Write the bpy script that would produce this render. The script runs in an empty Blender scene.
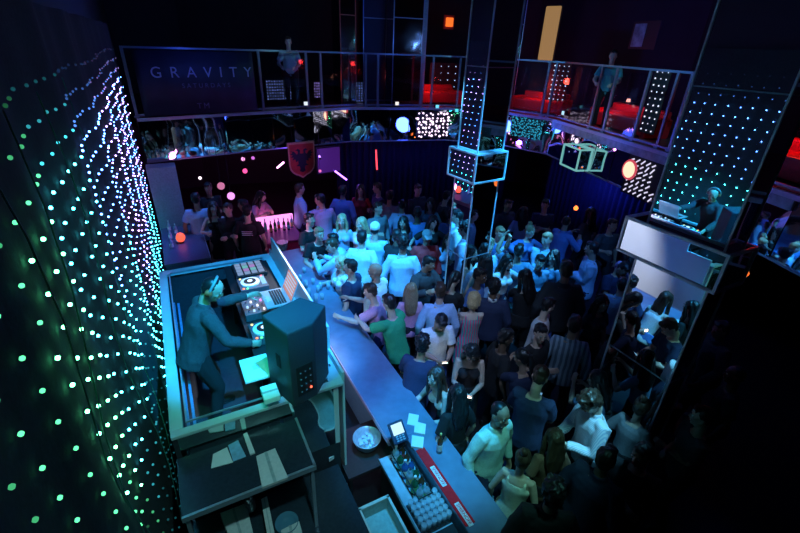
import bpy, bmesh, math, random
from mathutils import Vector as V, Matrix, noise
random.seed(7)
C = bpy.context.scene.collection
PI = math.pi
R = math.radians

# ------------------------------------------------------------------ camera model
F = 430.0; PITCH = R(27.3); ROLL = R(2.4); CZ = 4.85
def ray(px, py):
    u = (px-400)/F; v = (266.5-py)/F
    c, s = math.cos(ROLL), math.sin(ROLL)
    u2 = c*u-s*v; v2 = s*u+c*v
    return V((u2, math.cos(PITCH)+v2*math.sin(PITCH), -math.sin(PITCH)+v2*math.cos(PITCH)))
def at(px, py, z):
    r = ray(px, py); t = (z-CZ)/r.z
    return V((r.x*t, r.y*t, z))
def proj(p):
    d = V(p)-V((0, 0, CZ))
    w = d.dot(V((0, math.cos(PITCH), -math.sin(PITCH))))
    u2 = d.x/w; v2 = d.dot(V((0, math.sin(PITCH), math.cos(PITCH))))/w
    c, s = math.cos(ROLL), math.sin(ROLL)
    return (400+F*(c*u2+s*v2), 266.5-F*(-s*u2+c*v2))
cam_d = bpy.data.cameras.new('camera'); cam = bpy.data.objects.new('camera', cam_d); C.objects.link(cam)
cam_d.sensor_width = 36; cam_d.lens = F/800*36; cam_d.clip_start = .05
fw = V((0, math.cos(PITCH), -math.sin(PITCH))); up0 = V((0, math.sin(PITCH), math.cos(PITCH))); rt0 = V((1, 0, 0))
c_, s_ = math.cos(ROLL), math.sin(ROLL)
rt = rt0*c_+up0*s_; up = up0*c_-rt0*s_
cam.matrix_world = Matrix(((rt.x, up.x, -fw.x, 0), (rt.y, up.y, -fw.y, 0), (rt.z, up.z, -fw.z, CZ), (0, 0, 0, 1)))
bpy.context.scene.camera = cam

# room axes: D runs along the light curtain away from the camera, EE runs across the bar
EE = V((.875, .485, 0)).normalized(); DD = V((-.485, .875, 0)).normalized(); ZZ = V((0, 0, 1))
def rm(e, d, z=0): return EE*e+DD*d+ZZ*z
ANG = math.atan2(EE.y, EE.x)

# ------------------------------------------------------------------ materials
_m = {}
def mat(name, col, rough=.6, metal=0, bump=0, scale=30, var=.15, emit=None, es=0, spec=.5, trans=0, sheen=0):
    if name in _m: return _m[name]
    m = bpy.data.materials.new(name); m.use_nodes = True; nt = m.node_tree; b = nt.nodes['Principled BSDF']
    b.inputs['Roughness'].default_value = rough; b.inputs['Metallic'].default_value = metal
    b.inputs['Specular IOR Level'].default_value = spec
    b.inputs['Transmission Weight'].default_value = trans
    col = tuple(col)+(1,)
    if var or bump:
        tc = nt.nodes.new('ShaderNodeTexCoord'); n = nt.nodes.new('ShaderNodeTexNoise')
        n.inputs['Scale'].default_value = scale; n.inputs['Detail'].default_value = 4
        nt.links.new(tc.outputs['Object'], n.inputs['Vector'])
    if var:
        r = nt.nodes.new('ShaderNodeValToRGB')
        r.color_ramp.elements[0].position = .3; r.color_ramp.elements[1].position = .7
        r.color_ramp.elements[0].color = tuple(c*(1-var) for c in col[:3])+(1,)
        r.color_ramp.elements[1].color = tuple(min(1, c*(1+var)) for c in col[:3])+(1,)
        nt.links.new(n.outputs['Fac'], r.inputs['Fac']); nt.links.new(r.outputs['Color'], b.inputs['Base Color'])
    else: b.inputs['Base Color'].default_value = col
    if bump:
        bp = nt.nodes.new('ShaderNodeBump'); bp.inputs['Strength'].default_value = bump; bp.inputs['Distance'].default_value = .01
        nt.links.new(n.outputs['Fac'], bp.inputs['Height']); nt.links.new(bp.outputs['Normal'], b.inputs['Normal'])
    if emit: b.inputs['Emission Color'].default_value = tuple(emit)+(1,); b.inputs['Emission Strength'].default_value = es
    _m[name] = m; return m
def glow(name, col, s): return mat(name, (.02, .02, .02), .5, var=0, emit=col, es=s)
def mirror(name, tint=(.75, .78, .82), rough=.03, wob=.06, scale=1.3):
    if name in _m: return _m[name]
    m = mat(name, tint, rough, 1, 0, var=0); nt = m.node_tree; b = nt.nodes['Principled BSDF']
    tc = nt.nodes.new('ShaderNodeTexCoord'); n = nt.nodes.new('ShaderNodeTexNoise'); n.inputs['Scale'].default_value = scale
    n.inputs['Detail'].default_value = 1
    bp = nt.nodes.new('ShaderNodeBump'); bp.inputs['Strength'].default_value = wob; bp.inputs['Distance'].default_value = .1
    nt.links.new(tc.outputs['Object'], n.inputs['Vector']); nt.links.new(n.outputs['Fac'], bp.inputs['Height']); nt.links.new(bp.outputs['Normal'], b.inputs['Normal'])
    return m
def glass(name, tint=(.8, .95, 1), a=.12):
    if name in _m: return _m[name]
    m = bpy.data.materials.new(name); m.use_nodes = True; nt = m.node_tree
    for n in list(nt.nodes):
        if n.type != 'OUTPUT_MATERIAL': nt.nodes.remove(n)
    out = [n for n in nt.nodes if n.type == 'OUTPUT_MATERIAL'][0]
    t = nt.nodes.new('ShaderNodeBsdfTransparent'); t.inputs[0].default_value = tuple(tint)+(1,)
    g = nt.nodes.new('ShaderNodeBsdfGlossy'); g.inputs['Roughness'].default_value = .03; g.inputs[0].default_value = (1, 1, 1, 1)
    mx = nt.nodes.new('ShaderNodeMixShader'); mx.inputs[0].default_value = a
    nt.links.new(t.outputs[0], mx.inputs[1]); nt.links.new(g.outputs[0], mx.inputs[2]); nt.links.new(mx.outputs[0], out.inputs[0])
    _m[name] = m; return m

# ------------------------------------------------------------------ mesh helpers
class MB:
    def __init__(s): s.v = []; s.f = []; s.mi = []
    def add(s, vs, fs, mi=0):
        o = len(s.v); s.v += [tuple(x) for x in vs]; s.f += [tuple(o+i for i in f) for f in fs]; s.mi += [mi]*len(fs)
    def obox(s, c, ux, uy, uz, mi=0):
        c, ux, uy, uz = V(c), V(ux), V(uy), V(uz)
        vs = [c+ux*i+uy*j+uz*k for i in (-1, 1) for j in (-1, 1) for k in (-1, 1)]
        s.add(vs, [(0, 1, 3, 2), (4, 6, 7, 5), (0, 4, 5, 1), (2, 3, 7, 6), (0, 2, 6, 4), (1, 5, 7, 3)], mi)
    def box(s, c, h, mi=0): s.obox(c, (h[0], 0, 0), (0, h[1], 0), (0, 0, h[2]), mi)
    def rbox(s, e0, e1, d0, d1, z0, z1, mi=0):      # box in room axes
        s.obox(rm((e0+e1)/2, (d0+d1)/2, (z0+z1)/2), EE*(e1-e0)/2, DD*(d1-d0)/2, ZZ*(z1-z0)/2, mi)
    def tube(s, pts, rads, n=10, xax=None, mi=0, caps=True):
        pts = [V(p) for p in pts]; rings = []
        prev = V(xax) if xax is not None else None
        for i, p in enumerate(pts):
            if i == 0: t = pts[1]-pts[0]
            elif i == len(pts)-1: t = pts[-1]-pts[-2]
            else: t = (pts[i+1]-pts[i]).normalized()+(pts[i]-pts[i-1]).normalized()
            t.normalize()
            if prev is None: prev = V((1, 0, 0)) if abs(t.x) < .8 else V((0, 1, 0))
            x = (V(xax) if xax is not None else prev); x = x-t*x.dot(t)
            if x.length < 1e-4: x = prev-t*prev.dot(t)
            x.normalize(); prev = x; y = t.cross(x)
            r = rads[i]; rx, ry = r if isinstance(r, (tuple, list)) else (r, r)
            rings.append([p+x*rx*math.cos(2*PI*k/n)+y*ry*math.sin(2*PI*k/n) for k in range(n)])
        vs = [q for r in rings for q in r]; fs = []
        for i in range(len(rings)-1):
            for k in range(n):
                a = i*n+k; b = i*n+(k+1) % n; fs.append((a, b, b+n, a+n))
        if caps:
            fs.append(tuple(reversed(range(n)))); fs.append(tuple(range((len(rings)-1)*n, len(rings)*n)))
        s.add(vs, fs, mi)
    def ball(s, c, r, n=12, m=8, mat3=None, mi=0):
        c = V(c); r = r if isinstance(r, (tuple, list)) else (r, r, r); vs = []; fs = []
        for i in range(m+1):
            th = PI*i/m
            for k in range(n):
                q = V((r[0]*math.sin(th)*math.cos(2*PI*k/n), r[1]*math.sin(th)*math.sin(2*PI*k/n), r[2]*math.cos(th)))
                if mat3: q = mat3 @ q
                vs.append(c+q)
        for i in range(m):
            for k in range(n):
                a = i*n+k; b = i*n+(k+1) % n; fs.append((a, a+n, b+n, b))
        s.add(vs, fs, mi)
    def lathe(s, c, prof, n=14, mi=0):              # prof: (r, z)
        c = V(c); N = len(prof)
        vs = [c+V((max(r, .0004)*math.cos(2*PI*k/n), max(r, .0004)*math.sin(2*PI*k/n), z)) for r, z in prof for k in range(n)]
        fs = [(i*n+k, i*n+(k+1) % n, (i+1)*n+(k+1) % n, (i+1)*n+k) for i in range(N-1) for k in range(n)]
        s.add(vs, fs+[tuple(reversed(range(n))), tuple(range((N-1)*n, N*n))], mi)
    def mesh(s, name, smooth=False):
        me = bpy.data.meshes.new(name); me.from_pydata(s.v, [], s.f)
        for p, k in zip(me.polygons, s.mi): p.material_index = k; p.use_smooth = smooth
        me.update(); bm = bmesh.new(); bm.from_mesh(me); bmesh.ops.remove_doubles(bm, verts=bm.verts, dist=1e-5)
        bmesh.ops.recalc_face_normals(bm, faces=bm.faces); bm.to_mesh(me); bm.free(); return me
    def build(s, name, m, parent=None, smooth=False, bevel=0):
        me = s.mesh(name, smooth)
        for x in (m if isinstance(m, (list, tuple)) else [m]): me.materials.append(x)
        o = bpy.data.objects.new(name, me); C.objects.link(o)
        if parent:
            o.parent = parent; o.matrix_parent_inverse = (Matrix.Translation(parent.location) @ parent.rotation_euler.to_matrix().to_4x4()).inverted() if parent.parent is None else parent.matrix_parent_inverse.copy()
            if parent.parent is not None:
                g = parent.parent; o.matrix_parent_inverse = (Matrix.Translation(g.location) @ g.rotation_euler.to_matrix().to_4x4() @ parent.matrix_parent_inverse @ parent.matrix_basis).inverted()
        if bevel:
            b = o.modifiers.new('bevel', 'BEVEL'); b.width = bevel; b.segments = 2; b.limit_method = 'ANGLE'
        return o
def thing(name, label, cat, loc=(0, 0, 0), rz=0, group=None):
    o = bpy.data.objects.new(name, None); C.objects.link(o); o.location = loc; o.rotation_euler = (0, 0, rz)
    o.empty_display_size = .1
    o['label'] = label; o['category'] = cat
    if group: o['group'] = group
    return o
def tag(o, label, cat, group=None):
    o['label'] = label; o['category'] = cat
    if group: o['group'] = group
    return o
def struct(o): o['kind'] = 'structure'; return o
def text(body, size, origin, xdir, ydir, m, parent, extrude=.004, space=1.0, name='lettering'):
    cu = bpy.data.curves.new(name, 'FONT'); cu.body = body; cu.size = size; cu.extrude = extrude; cu.align_x = 'CENTER'; cu.align_y = 'CENTER'; cu.space_character = space
    tmp = bpy.data.objects.new(name, cu); C.objects.link(tmp)
    dg = bpy.context.evaluated_depsgraph_get(); me = bpy.data.meshes.new_from_object(tmp.evaluated_get(dg)); bpy.data.objects.remove(tmp)
    x = V(xdir).normalized(); y = V(ydir).normalized(); z = x.cross(y)
    M = Matrix(((x.x, y.x, z.x, origin[0]), (x.y, y.y, z.y, origin[1]), (x.z, y.z, z.z, origin[2]), (0, 0, 0, 1)))
    me.transform(M); me.materials.clear(); me.materials.append(m)
    o = bpy.data.objects.new(name, me); C.objects.link(o)
    if parent:
        o.parent = parent; o.matrix_parent_inverse = (Matrix.Translation(parent.location) @ parent.rotation_euler.to_matrix().to_4x4()).inverted()
    return o

M_black = mat('matt_black', (.012, .012, .014), .6)
M_dark = mat('dark_plaster', (.02, .02, .028), .75, scale=4, bump=.2)
M_steel = mat('steel', (.55, .57, .6), .25, 1, scale=60, var=.08)
M_rail = mat('rail_steel', (.3, .36, .45), .3, .8, var=.05)
M_white = mat('white_paint', (.78, .8, .82), .5, scale=12, var=.06)
M_mir = mirror('mirror_panel', (.9, .92, .95), .03, .32, 1.0); M_mirc = mirror('column_mirror', (.85, .88, .9), .012, .012, .8)
M_trim = mat('polished_edge_trim', (.45, .52, .6), .3, .6, var=.04)

# ------------------------------------------------------------------ shell
PL = [V(p) for p in ((-5.75, 9.5, 0), (-3.85, 11.05, 0), (-1.6, 12.7, 0), (1.2, 13.55, 0), (2.7, 13.3, 0), (3.95, 12.1, 0), (4.9, 8.3, 0), (5.35, 5.7, 0), (5.6, 3.2, 0))]
def offs(P, d):
    out = []
    for i, p in enumerate(P):
        a = P[max(i-1, 0)]; b = P[min(i+1, len(P)-1)]
        t = (b-a).normalized(); n = V((-t.y, t.x, 0)); out.append(p+n*d)
    return out
def strip(mb, P, z0, z1, th=0):
    for a, b in zip(P, P[1:]):
        if th:
            t = (b-a).normalized(); n = V((-t.y, t.x, 0))
            mb.obox((a+b)/2+n*th/2+ZZ*(z0+z1)/2, (b-a)/2, n*th/2, ZZ*(z1-z0)/2)
        else: mb.add([a+ZZ*z0, b+ZZ*z0, b+ZZ*z1, a+ZZ*z1], [(0, 1, 2, 3)])
ZB, ZF = 2.3, 3.22       # underside and floor of the balcony
mb = MB(); mb.box((0, 9, -.05), (15, 13, .05)); struct(mb.build('floor', mat('dance_floor', (.018, .018, .024), .35, scale=3, bump=.1)))
mb = MB(); mb.box((0, 9, 6.75), (15, 13, .05)); struct(mb.build('ceiling', M_black))
mb = MB(); mb.rbox(-.75, -.65, -3.5, 13.5, 0, 6.7); struct(mb.build('wall_left', M_black))
PW = offs(PL, 4.2)
PW[0] = V((-9.6, 13.4, 0)); PW[1] = V((-7.2, 15.2, 0)); PW = PW[:4]+[V((4.5, 17.4, 0)), V((8.4, 14.2, 0)), V((9.6, 9.0, 0)), V((9.8, 5, 0)), V((9.8, -3, 0))]
mb = MB(); strip(mb, PW, 0, 6.7, .2); struct(mb.build('wall_back', mat('back_wall', (.02, .017, .035), .7, scale=2)))
mb = MB(); mb.box((0, -3.4, 3.35), (10, .1, 3.35)); struct(mb.build('wall_behind', M_black))
# balcony slab as one polygon prism
out = PL+list(reversed(offs(PL, 4.2)))
mb = MB()
PO = offs(PL, 4.15); PO[0] = V((-9.3, 13.2, 0)); PO[1] = V((-7.0, 14.9, 0)); PO[4] = V((4.4, 17.1, 0)); PO[5] = V((8.1, 14, 0))
PI_ = offs(PL, .14)
for i in range(len(PL)-1):
    a, b, c, d = PI_[i], PI_[i+1], PO[i+1], PO[i]
    n = len(mb.v)
    vs = [a+ZZ*3.0, b+ZZ*3.0, c+ZZ*3.0, d+ZZ*3.0, a+ZZ*ZF, b+ZZ*ZF, c+ZZ*ZF, d+ZZ*ZF]
    mb.add(vs, [(3, 2, 1, 0), (4, 5, 6, 7), (0, 1, 5, 4), (2, 3, 7, 6)])
bf = mb.build('floor_balcony', mat('balcony_floor', (.10, .04, .045), .3, scale=4)); struct(bf)

# mirrored fascia of the balcony, one thing per straight run, its panels parts
runs = ['left end by the light curtain', 'middle of the far side under the railing', 'far side above the pleated curtain', 'far corner behind the middle column', 'short angled corner length', 'right side with the small lit box', 'right side beside the large mirrored column', 'dark right end length']
for i, (a, b) in enumerate(zip(PL, PL[1:])):
    L = (b-a).length; t = (b-a)/L; n = V((-t.y, t.x, 0)); k = max(1, round(L/.62))
    f = thing('mirrored_fascia', 'mirror-panelled balcony front, '+runs[i], 'mirror panelling', (a+b)/2+ZZ*ZB)
    for j in range(k):
        tilt = random.uniform(-.025, .025); yaw = random.uniform(-.03, .03)
        c = a+t*(L*(j+.5)/k)+ZZ*(ZB+.44)
        un = (n+ZZ*(tilt-.03)+t*yaw).normalized(); uz = (ZZ-un*un.z).normalized(); ux = uz.cross(un)
        m = MB(); m.obox(c, ux*(L/k/2-.006), uz*.425, un*.006)
        m.build('mirror_panel', M_mir, f)
    m = MB(); m.obox((a+b)/2+ZZ*(ZB-.0)-n*.02, t*L/2, n*.02, ZZ*.015); m.obox((a+b)/2+ZZ*(ZF-.01)-n*.03, t*L/2, n*.03, ZZ*.035)
    m.build('edge_trim', M_trim, f)
    if i in (5, 6):
        m = MB(); m.obox((a+b)/2+ZZ*3.1-n*.03, t*L/2, n*.02, ZZ*.08); m.build('kick_plate', mat('kick_plate', (.4, .5, .55), .25, .3, scale=8, var=.3), f)
    m = MB(); m.obox((a+b)/2+ZZ*2.66+n*.1, t*L/2, n*.06, ZZ*.36); m.build('backing', M_black, f)

# railing
def hit(px, py=90):
    r = ray(px, py); best = None
    for a, b in zip(PL, PL[1:]):
        d = b-a; den = r.x*d.y-r.y*d.x
        if abs(den) < 1e-9: continue
        t = (a.x*d.y-a.y*d.x)/den; s = (a.x*r.y-a.y*r.x)/den
        if t > 0 and -.001 <= s <= 1.001:
            if best is None or t < best[0]: best = (t, V((r.x*t, r.y*t, 0)), d.normalized())
    return best[1], best[2]
ZR = 4.62
rl = thing('balcony_railing', 'steel and glass railing with paired posts around the balcony edge', 'railing', PL[3]+ZZ*ZF)
m = MB(); strip(m, PL, ZR-.04, ZR, .05); m.build('top_rail', M_rail, rl)
m = MB(); strip(m, PL, ZF+.06, ZF+.1, .03); m.build('bottom_rail', M_rail, rl)
for px in (131, 262, 308, 322, 366, 378, 421, 432, 458, 545, 552, 597, 612, 645, 673, 687):
    p, t = hit(px); n = V((-t.y, t.x, 0)); m = MB()
    m.obox(p+n*.025+ZZ*(ZF+ZR)/2, t*.028, n*.02, ZZ*(ZR-ZF)/2); m.obox(p+n*.025+ZZ*(ZF+.05), t*.05, n*.04, ZZ*.02)
    m.build('post', M_rail, rl)
for a, b in ((264, 307), (323, 365), (379, 420), (433, 457), (497, 544), (553, 596), (613, 644), (688, 740)):
    pa, t = hit(a); pb, _ = hit(b); m = MB(); d = pb-pa; n = V((-d.y, d.x, 0)).normalized()
    m.obox((pa+pb)/2+n*.03+ZZ*3.92, d/2, n*.005, ZZ*.6); m.build('glass_panel', glass('rail_glass', (.8, .85, .95), .06), rl)
# little lamp boxes along the balcony edge
for i, (px, py, col, w) in enumerate(((304, 103, 'white lamp on the balcony edge above the flag', (.8, .9, 1)), (396, 103, 'small white lamp on the balcony edge, left of the cyan ones', (1, .95, .9)), (436, 106, 'cyan lamp, left one of the pair beside the middle column', (.2, .8, 1)), (457, 110, 'cyan lamp touching the middle column', (.1, .8, .9)), (567, 113, 'pale blue lamp on the balcony edge above the lit box', (.5, .8, 1)))):
    p, t = hit(px, py); n = V((-t.y, t.x, 0)); z = CZ+ray(px, py).z*(p.length/math.hypot(ray(px, py).x, ray(px, py).y))
    l = thing('edge_lamp', col, 'lamp', p-n*.08+ZZ*(z-.05), group='small lamps along the balcony edge')
    m = MB(); m.obox(p-n*.06+ZZ*z, t*.06, n*.05, ZZ*.055); m.build('housing', M_black, l, bevel=.008)
    m = MB(); m.obox(p-n*.115+ZZ*z, t*.05, n*.006, ZZ*.045); m.build('lens', glow('lens'+str(i), w, 1.0), l)

# ------------------------------------------------------------------ banner + flag
p0, t0 = hit(137); p1, _ = hit(252); n0 = V((-t0.y, t0.x, 0)); mid = (p0+p1)/2; dirb = (p1-p0).normalized(); nb = V((-dirb.y, dirb.x, 0)); W = (p1-p0).length
bn = thing('event_banner', 'dark blue banner lettered GRAVITY hung on the balcony railing', 'banner', mid-nb*.25+ZZ*3.3)
m = MB(); nx = 24
for j in range(nx+1):
    x = -W/2+W*j/nx; w = .015*math.sin(j*1.3)
    m.v += [tuple(mid+dirb*x-nb*(.24+w)+ZZ*3.3), tuple(mid+dirb*x-nb*(.24+w*.4)+ZZ*4.56)]
for j in range(nx): m.f.append((2*j, 2*j+2, 2*j+3, 2*j+1)); m.mi.append(0)
o = m.build('banner_cloth', mat('banner_blue', (.012, .014, .04), .55, scale=6), bn, True)
sd = o.modifiers.new('thick', 'SOLIDIFY'); sd.thickness = .004
Mlet = mat('banner_print', (.28, .32, .5), .6, var=.1)
text('GRAVITY', .30, mid-nb*.27+ZZ*4.14+dirb*.1, dirb, ZZ, Mlet, bn, .002, 2.0)
text('SATURDAYS', .13, mid-nb*.27+ZZ*3.88+dirb*.12, dirb, ZZ, mat('banner_small_print', (.12, .12, .22), .6), bn, .002, 1.6)
text('TM', .17, mid-nb*.27+ZZ*3.46-dirb*.02, dirb, ZZ, mat('banner_small_print', (.12, .12, .22), .6), bn, .002, 1.4)

pf, tf = hit(299, 130); nf = V((-tf.y, tf.x, 0)); pf = pf-nf*.06
dist = pf.length
def zat(px, py, p): r = ray(px, py); return CZ+r.z*(math.hypot(p.x, p.y)/math.hypot(r.x, r.y))
zt, zb = zat(299, 142, pf), zat(299, 178, pf); fwid = (zt-zb)*.78
fl = thing('eagle_pennant', 'red shield-shaped pennant with a black double-headed eagle hanging under the balcony', 'flag', pf+ZZ*zb)
def shield(s, off, th):
    m = MB(); h = (zt-zb)*s; w = fwid*s/2; zc = (zt+zb)/2
    pts = [(-w, h/2), (w, h/2), (w*.98, -h*.12)]+[(w*math.cos(a)*.97, -h*.14-math.sin(a)*h*.3) for a in (.35, .7, 1.0, 1.25)]+[(0, -h*.5)]
    pts += [(-x, y) for x, y in reversed(pts[2:-1])]
    N = len(pts); c = pf+ZZ*zc
    fr = [c+tf*x+ZZ*y-nf*(off+th) for x, y in pts]; bk = [c+tf*x+ZZ*y-nf*off for x, y in pts]
    m.add(fr+bk, [tuple(range(N)), tuple(range(2*N-1, N-1, -1))]+[(i, (i+1) % N, N+(i+1) % N, N+i) for i in range(N)]); return m
shield(1, .0, .012).build('border', mat('flag_border', (.75, .38, .2), .7), fl)
shield(.9, .012, .004).build('cloth', mat('flag_red', (.62, .05, .035), .7, scale=8), fl)
m = MB(); h = (zt-zb); c0 = pf+ZZ*((zt+zb)/2+.03*h)-nf*.022
half = [(0, .16), (.05, .17), (.04, .26), (.10, .30), (.17, .26), (.11, .24), (.10, .19), (.13, .14), (.20, .23), (.30, .25), (.24, .2), (.31, .17), (.24, .13), (.30, .08), (.22, .07), (.26, .0), (.18, .02), (.17, -.06), (.11, -.03), (.10, -.12), (.17, -.17), (.08, -.18), (.06, -.24), (.08, -.32), (.0, -.36)]
poly = half+[(-x, y) for x, y in reversed(half[1:-1])]
me = bpy.data.meshes.new('eagle'); bm = bmesh.new(); vv = [bm.verts.new(c0+tf*x*h*1.1+ZZ*y*h) for x, y in poly]; fc = bm.faces.new(vv)
r = bmesh.ops.extrude_face_region(bm, geom=[fc]); bmesh.ops.translate(bm, verts=[v for v in r['geom'] if isinstance(v, bmesh.types.BMVert)], vec=nf*.004)
bmesh.ops.triangulate(bm, faces=bm.faces); bmesh.ops.recalc_face_normals(bm, faces=bm.faces); bm.to_mesh(me); bm.free(); me.materials.append(M_black)
o = bpy.data.objects.new('eagle', me); C.objects.link(o); o.parent = fl; o.matrix_parent_inverse = Matrix.Translation(fl.location).inverted()

# ------------------------------------------------------------------ LED curtain on the left wall
lc = thing('light_curtain', 'black curtain covered with rows of green, cyan and violet lights on the left wall', 'light curtain', rm(-.5, 5, .3))
EW = -.535
def wav(d, z): return .02*math.sin(d*4.2+.8*math.sin(z*1.1))+.008*math.sin(d*9.7+z)
m = MB(); nd, nz = 330, 24; d0, d1 = -1.0, 10.95
for i in range(nd+1):
    d = d0+(d1-d0)*i/nd
    for k in range(nz+1):
        z = .2+(5.0-.2)*k/nz; m.v.append(tuple(rm(EW-.024+wav(d, z), d, z)))
for i in range(nd):
    for k in range(nz): a = i*(nz+1)+k; m.f.append((a, a+nz+1, a+nz+2, a+1)); m.mi.append(0)
o = m.build('drape', mat('curtain_black', (.03, .045, .045), .95, scale=40, bump=.2), lc, True)
bulbs = []
row = 0; z = 4.07-.17*21
while z < 4.7:
    d = 1.52-.205*10+.14*(4.07-z)
    while d < 10.85:
        jd = d+random.uniform(-.013, .013); jz = z+random.uniform(-.009, .009)-.02*math.sin(d*1.3)+.012
        # bulbs towards the top and the near end are set dimmer
        bulbs.append((jd, jz)); d += .205
    z += .17; row += 1
def lit(d, z):
    col = None
    t = min(1, max(0, (d-1.2)/4.5))
    if d > 5.5 and z > 1.6: col = 'violet' if random.random() < .5 else 'blue'
    elif t > .55: col = 'blue' if z > 2.9 else 'cyan'
    elif t > .3: col = 'cyan'
    else: col = 'green'
    b = 1.0
    if z > 4.12: b = .35
    if z > 4.3: b = .2
    if z > 4.5: b = .05
    if d < 1.75: b *= .45
    if d < 1.35: b *= .3
    if z < 2.6 and d < 2.3: b *= .4
    if z < 2.2 and d < 4.6: b *= .15
    if z < 1.6 and d < 4.6: b *= .3
    return col, (3 if b > .7 else 2 if b > .3 else 1 if b > .1 else 0)
cols = {'green': (.12, 1, .4), 'cyan': (.06, .75, .9), 'blue': (.1, .3, 1), 'violet': (.5, .32, 1)}
stg = {3: 6, 2: .6, 1: .16, 0: .03}
def bulb(mb, d, z):
    p = rm(EW+wav(d, z)+.0, d, z); mb.ball(p, .0095, 6, 4)
def bkey(k): return glow('led_%s_%d' % k, cols[k[0]], stg[k[1]]*(2.2 if k[0] in ('blue', 'violet') else 3))
near = sorted(bulbs, key=lambda q: (rm(EW, q[0], q[1])-V((0, 0, CZ))).length)
ins = [q for q in near if 0 < proj(rm(EW, *q))[0] < 300 and 0 < proj(rm(EW, *q))[1] < 533 and rm(EW, *q).y > .3]
first = ins[:100]; fs_ = set(first)
for q in first:
    m = MB(); bulb(m, *q); m.build('light', bkey(lit(*q)), lc, True)
rest = [q for q in bulbs if q not in fs_ and rm(EW, *q).y > .2]
keys = []; m = MB()
for q in rest:
    k = lit(*q)
    if k not in keys: keys.append(k)
    n0_ = len(m.f); bulb(m, *q)
    for j in range(n0_, len(m.f)): m.mi[j] = keys.index(k)
o = m.build('light', [bkey(k) for k in keys], lc, True); o['kind'] = 'stuff'
m = MB()
for (dd, sd_) in ((1.6, .3), (2.6, .25), (3.4, -.2), (2.0, -.3)):
    m.tube([rm(EW+.07+.02*math.sin(k), dd+sd_*k/8+.05*math.sin(k*1.1), 4.6-k*.35) for k in range(11)], [.0035]*11, 5)
m.build('wiring', mat('green_wire', (.05, .2, .15), .5), lc)

# ------------------------------------------------------------------ mirrored columns
def column(label, corner, se, sd, zt, zb, ins, inE, inD, trimw=.012, turn=0):
    # corner: nearest room corner of the ledge box; se, sd its size; turn: how far the column is turned from the room axes
    rot = Matrix.Rotation(R(turn), 3, 'Z'); e1 = rot @ EE; d1 = rot @ DD; corner = V((corner.x, corner.y, 0))
    t = thing('mirrored_column', label, 'column', corner+e1*se/2+d1*sd/2)
    def bx(m, a, b, c, d, z0, z1): m.obox(corner+e1*(a+b)/2+d1*(c+d)/2+ZZ*(z0+z1)/2, e1*(b-a)/2, d1*(d-c)/2, ZZ*(z1-z0)/2)
    m = MB(); bx(m, inE, se-.02, inD, sd-ins, 0, 6.7); m.build('shaft', M_mirc, t)
    for (a, b) in ((inE, inD), (se-.02, inD), (inE, sd-ins)):
        m = MB(); bx(m, a-.009, a+.009, b-.009, b+.009, 0, 6.7); m.build('corner_trim', M_lit, t)
    for zz in (1.75, ZR):
        m = MB(); bx(m, inE-.006, se-.015, inD-.006, sd-ins+.006, zz-.006, zz+.006); m.build('joint_strip', M_trim, t)
    m = MB(); bx(m, 0, se, 0, sd, zb, zt-.012); m.build('ledge_box', M_mirc, t)
    m = MB(); bx(m, .0, se, .0, sd, zt-.011, zt); m.build('ledge_top', mat('ledge_top', (.7, .75, .8), .25, .0, var=.03) if turn > 0 else M_mirc, t)
    m = MB(); w = trimw
    for zz in (zb, zt):
        bx(m, -w, se+w, -w, w, zz-w, zz+w); bx(m, -w, w, w, sd+w, zz-w, zz+w)
        bx(m, se-w, se+w, w, sd+w, zz-w, zz+w); bx(m, w, se-w, sd-w, sd+w, zz-w, zz+w)
    for a in (0, se):
        for b in (0, sd): bx(m, a-w, a+w, b-w, b+w, zb, zt)
    m.build('ledge_frame', M_lit, t)
    return t
M_lit = mat('lit_frame', (.85, .9, .95), .35, .1, var=.03)
c1 = V((1.04, 6.26, 0)); column('slim mirrored column in the middle of the crowd with a mirrored ledge box', c1, .62, .62, 3.47, 3.05, .1, .08, .08, turn=5)
c2 = V((2.6, 3.11, 0))*1.1; column('large mirrored column at right reflecting the disc jockey', c2, .45, 1.02, 3.32, 2.95, .17, .1, .09, .014, turn=-.6)

# ------------------------------------------------------------------ people
def remesh(mb, voxel, ratio, name, smooth_it=2, disp=0, freq=9, strand=False, aniso=(1, 1, .45)):
    me = mb.mesh(name); o = bpy.data.objects.new('tmp', me); C.objects.link(o)
    r = o.modifiers.new('r', 'REMESH'); r.mode = 'VOXEL'; r.voxel_size = voxel
    s = o.modifiers.new('s', 'SMOOTH'); s.iterations = smooth_it; s.factor = .6
    if ratio < 1: d = o.modifiers.new('d', 'DECIMATE'); d.ratio = ratio
    dg = bpy.context.evaluated_depsgraph_get(); out = bpy.data.meshes.new_from_object(o.evaluated_get(dg))
    bpy.data.objects.remove(o); out.name = name
    if disp:
        ns = [v.normal.copy() for v in out.vertices]
        for v, n in zip(out.vertices, ns):
            p = V((v.co.x*freq*aniso[0], v.co.y*freq*aniso[1], v.co.z*freq*aniso[2]))
            v.co += n*disp*(noise.noise(p)+.5*noise.noise(p*2.3))
    for p in out.polygons: p.use_smooth = True
    return out

def ik(a, b, l1, l2, hint):
    a, b = V(a), V(b); d = b-a; L = d.length; mx = (l1+l2)*.985
    if L > mx: b = a+d*(mx/L); d = b-a; L = mx
    x = (l1*l1-l2*l2+L*L)/(2*L); h = math.sqrt(max(0, l1*l1-x*x)); u = d/L
    n = V(hint)-u*V(hint).dot(u)
    if n.length < 1e-4: n = V((0, 1, 0))
    n.normalize(); return a+u*x+n*h, b

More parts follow.
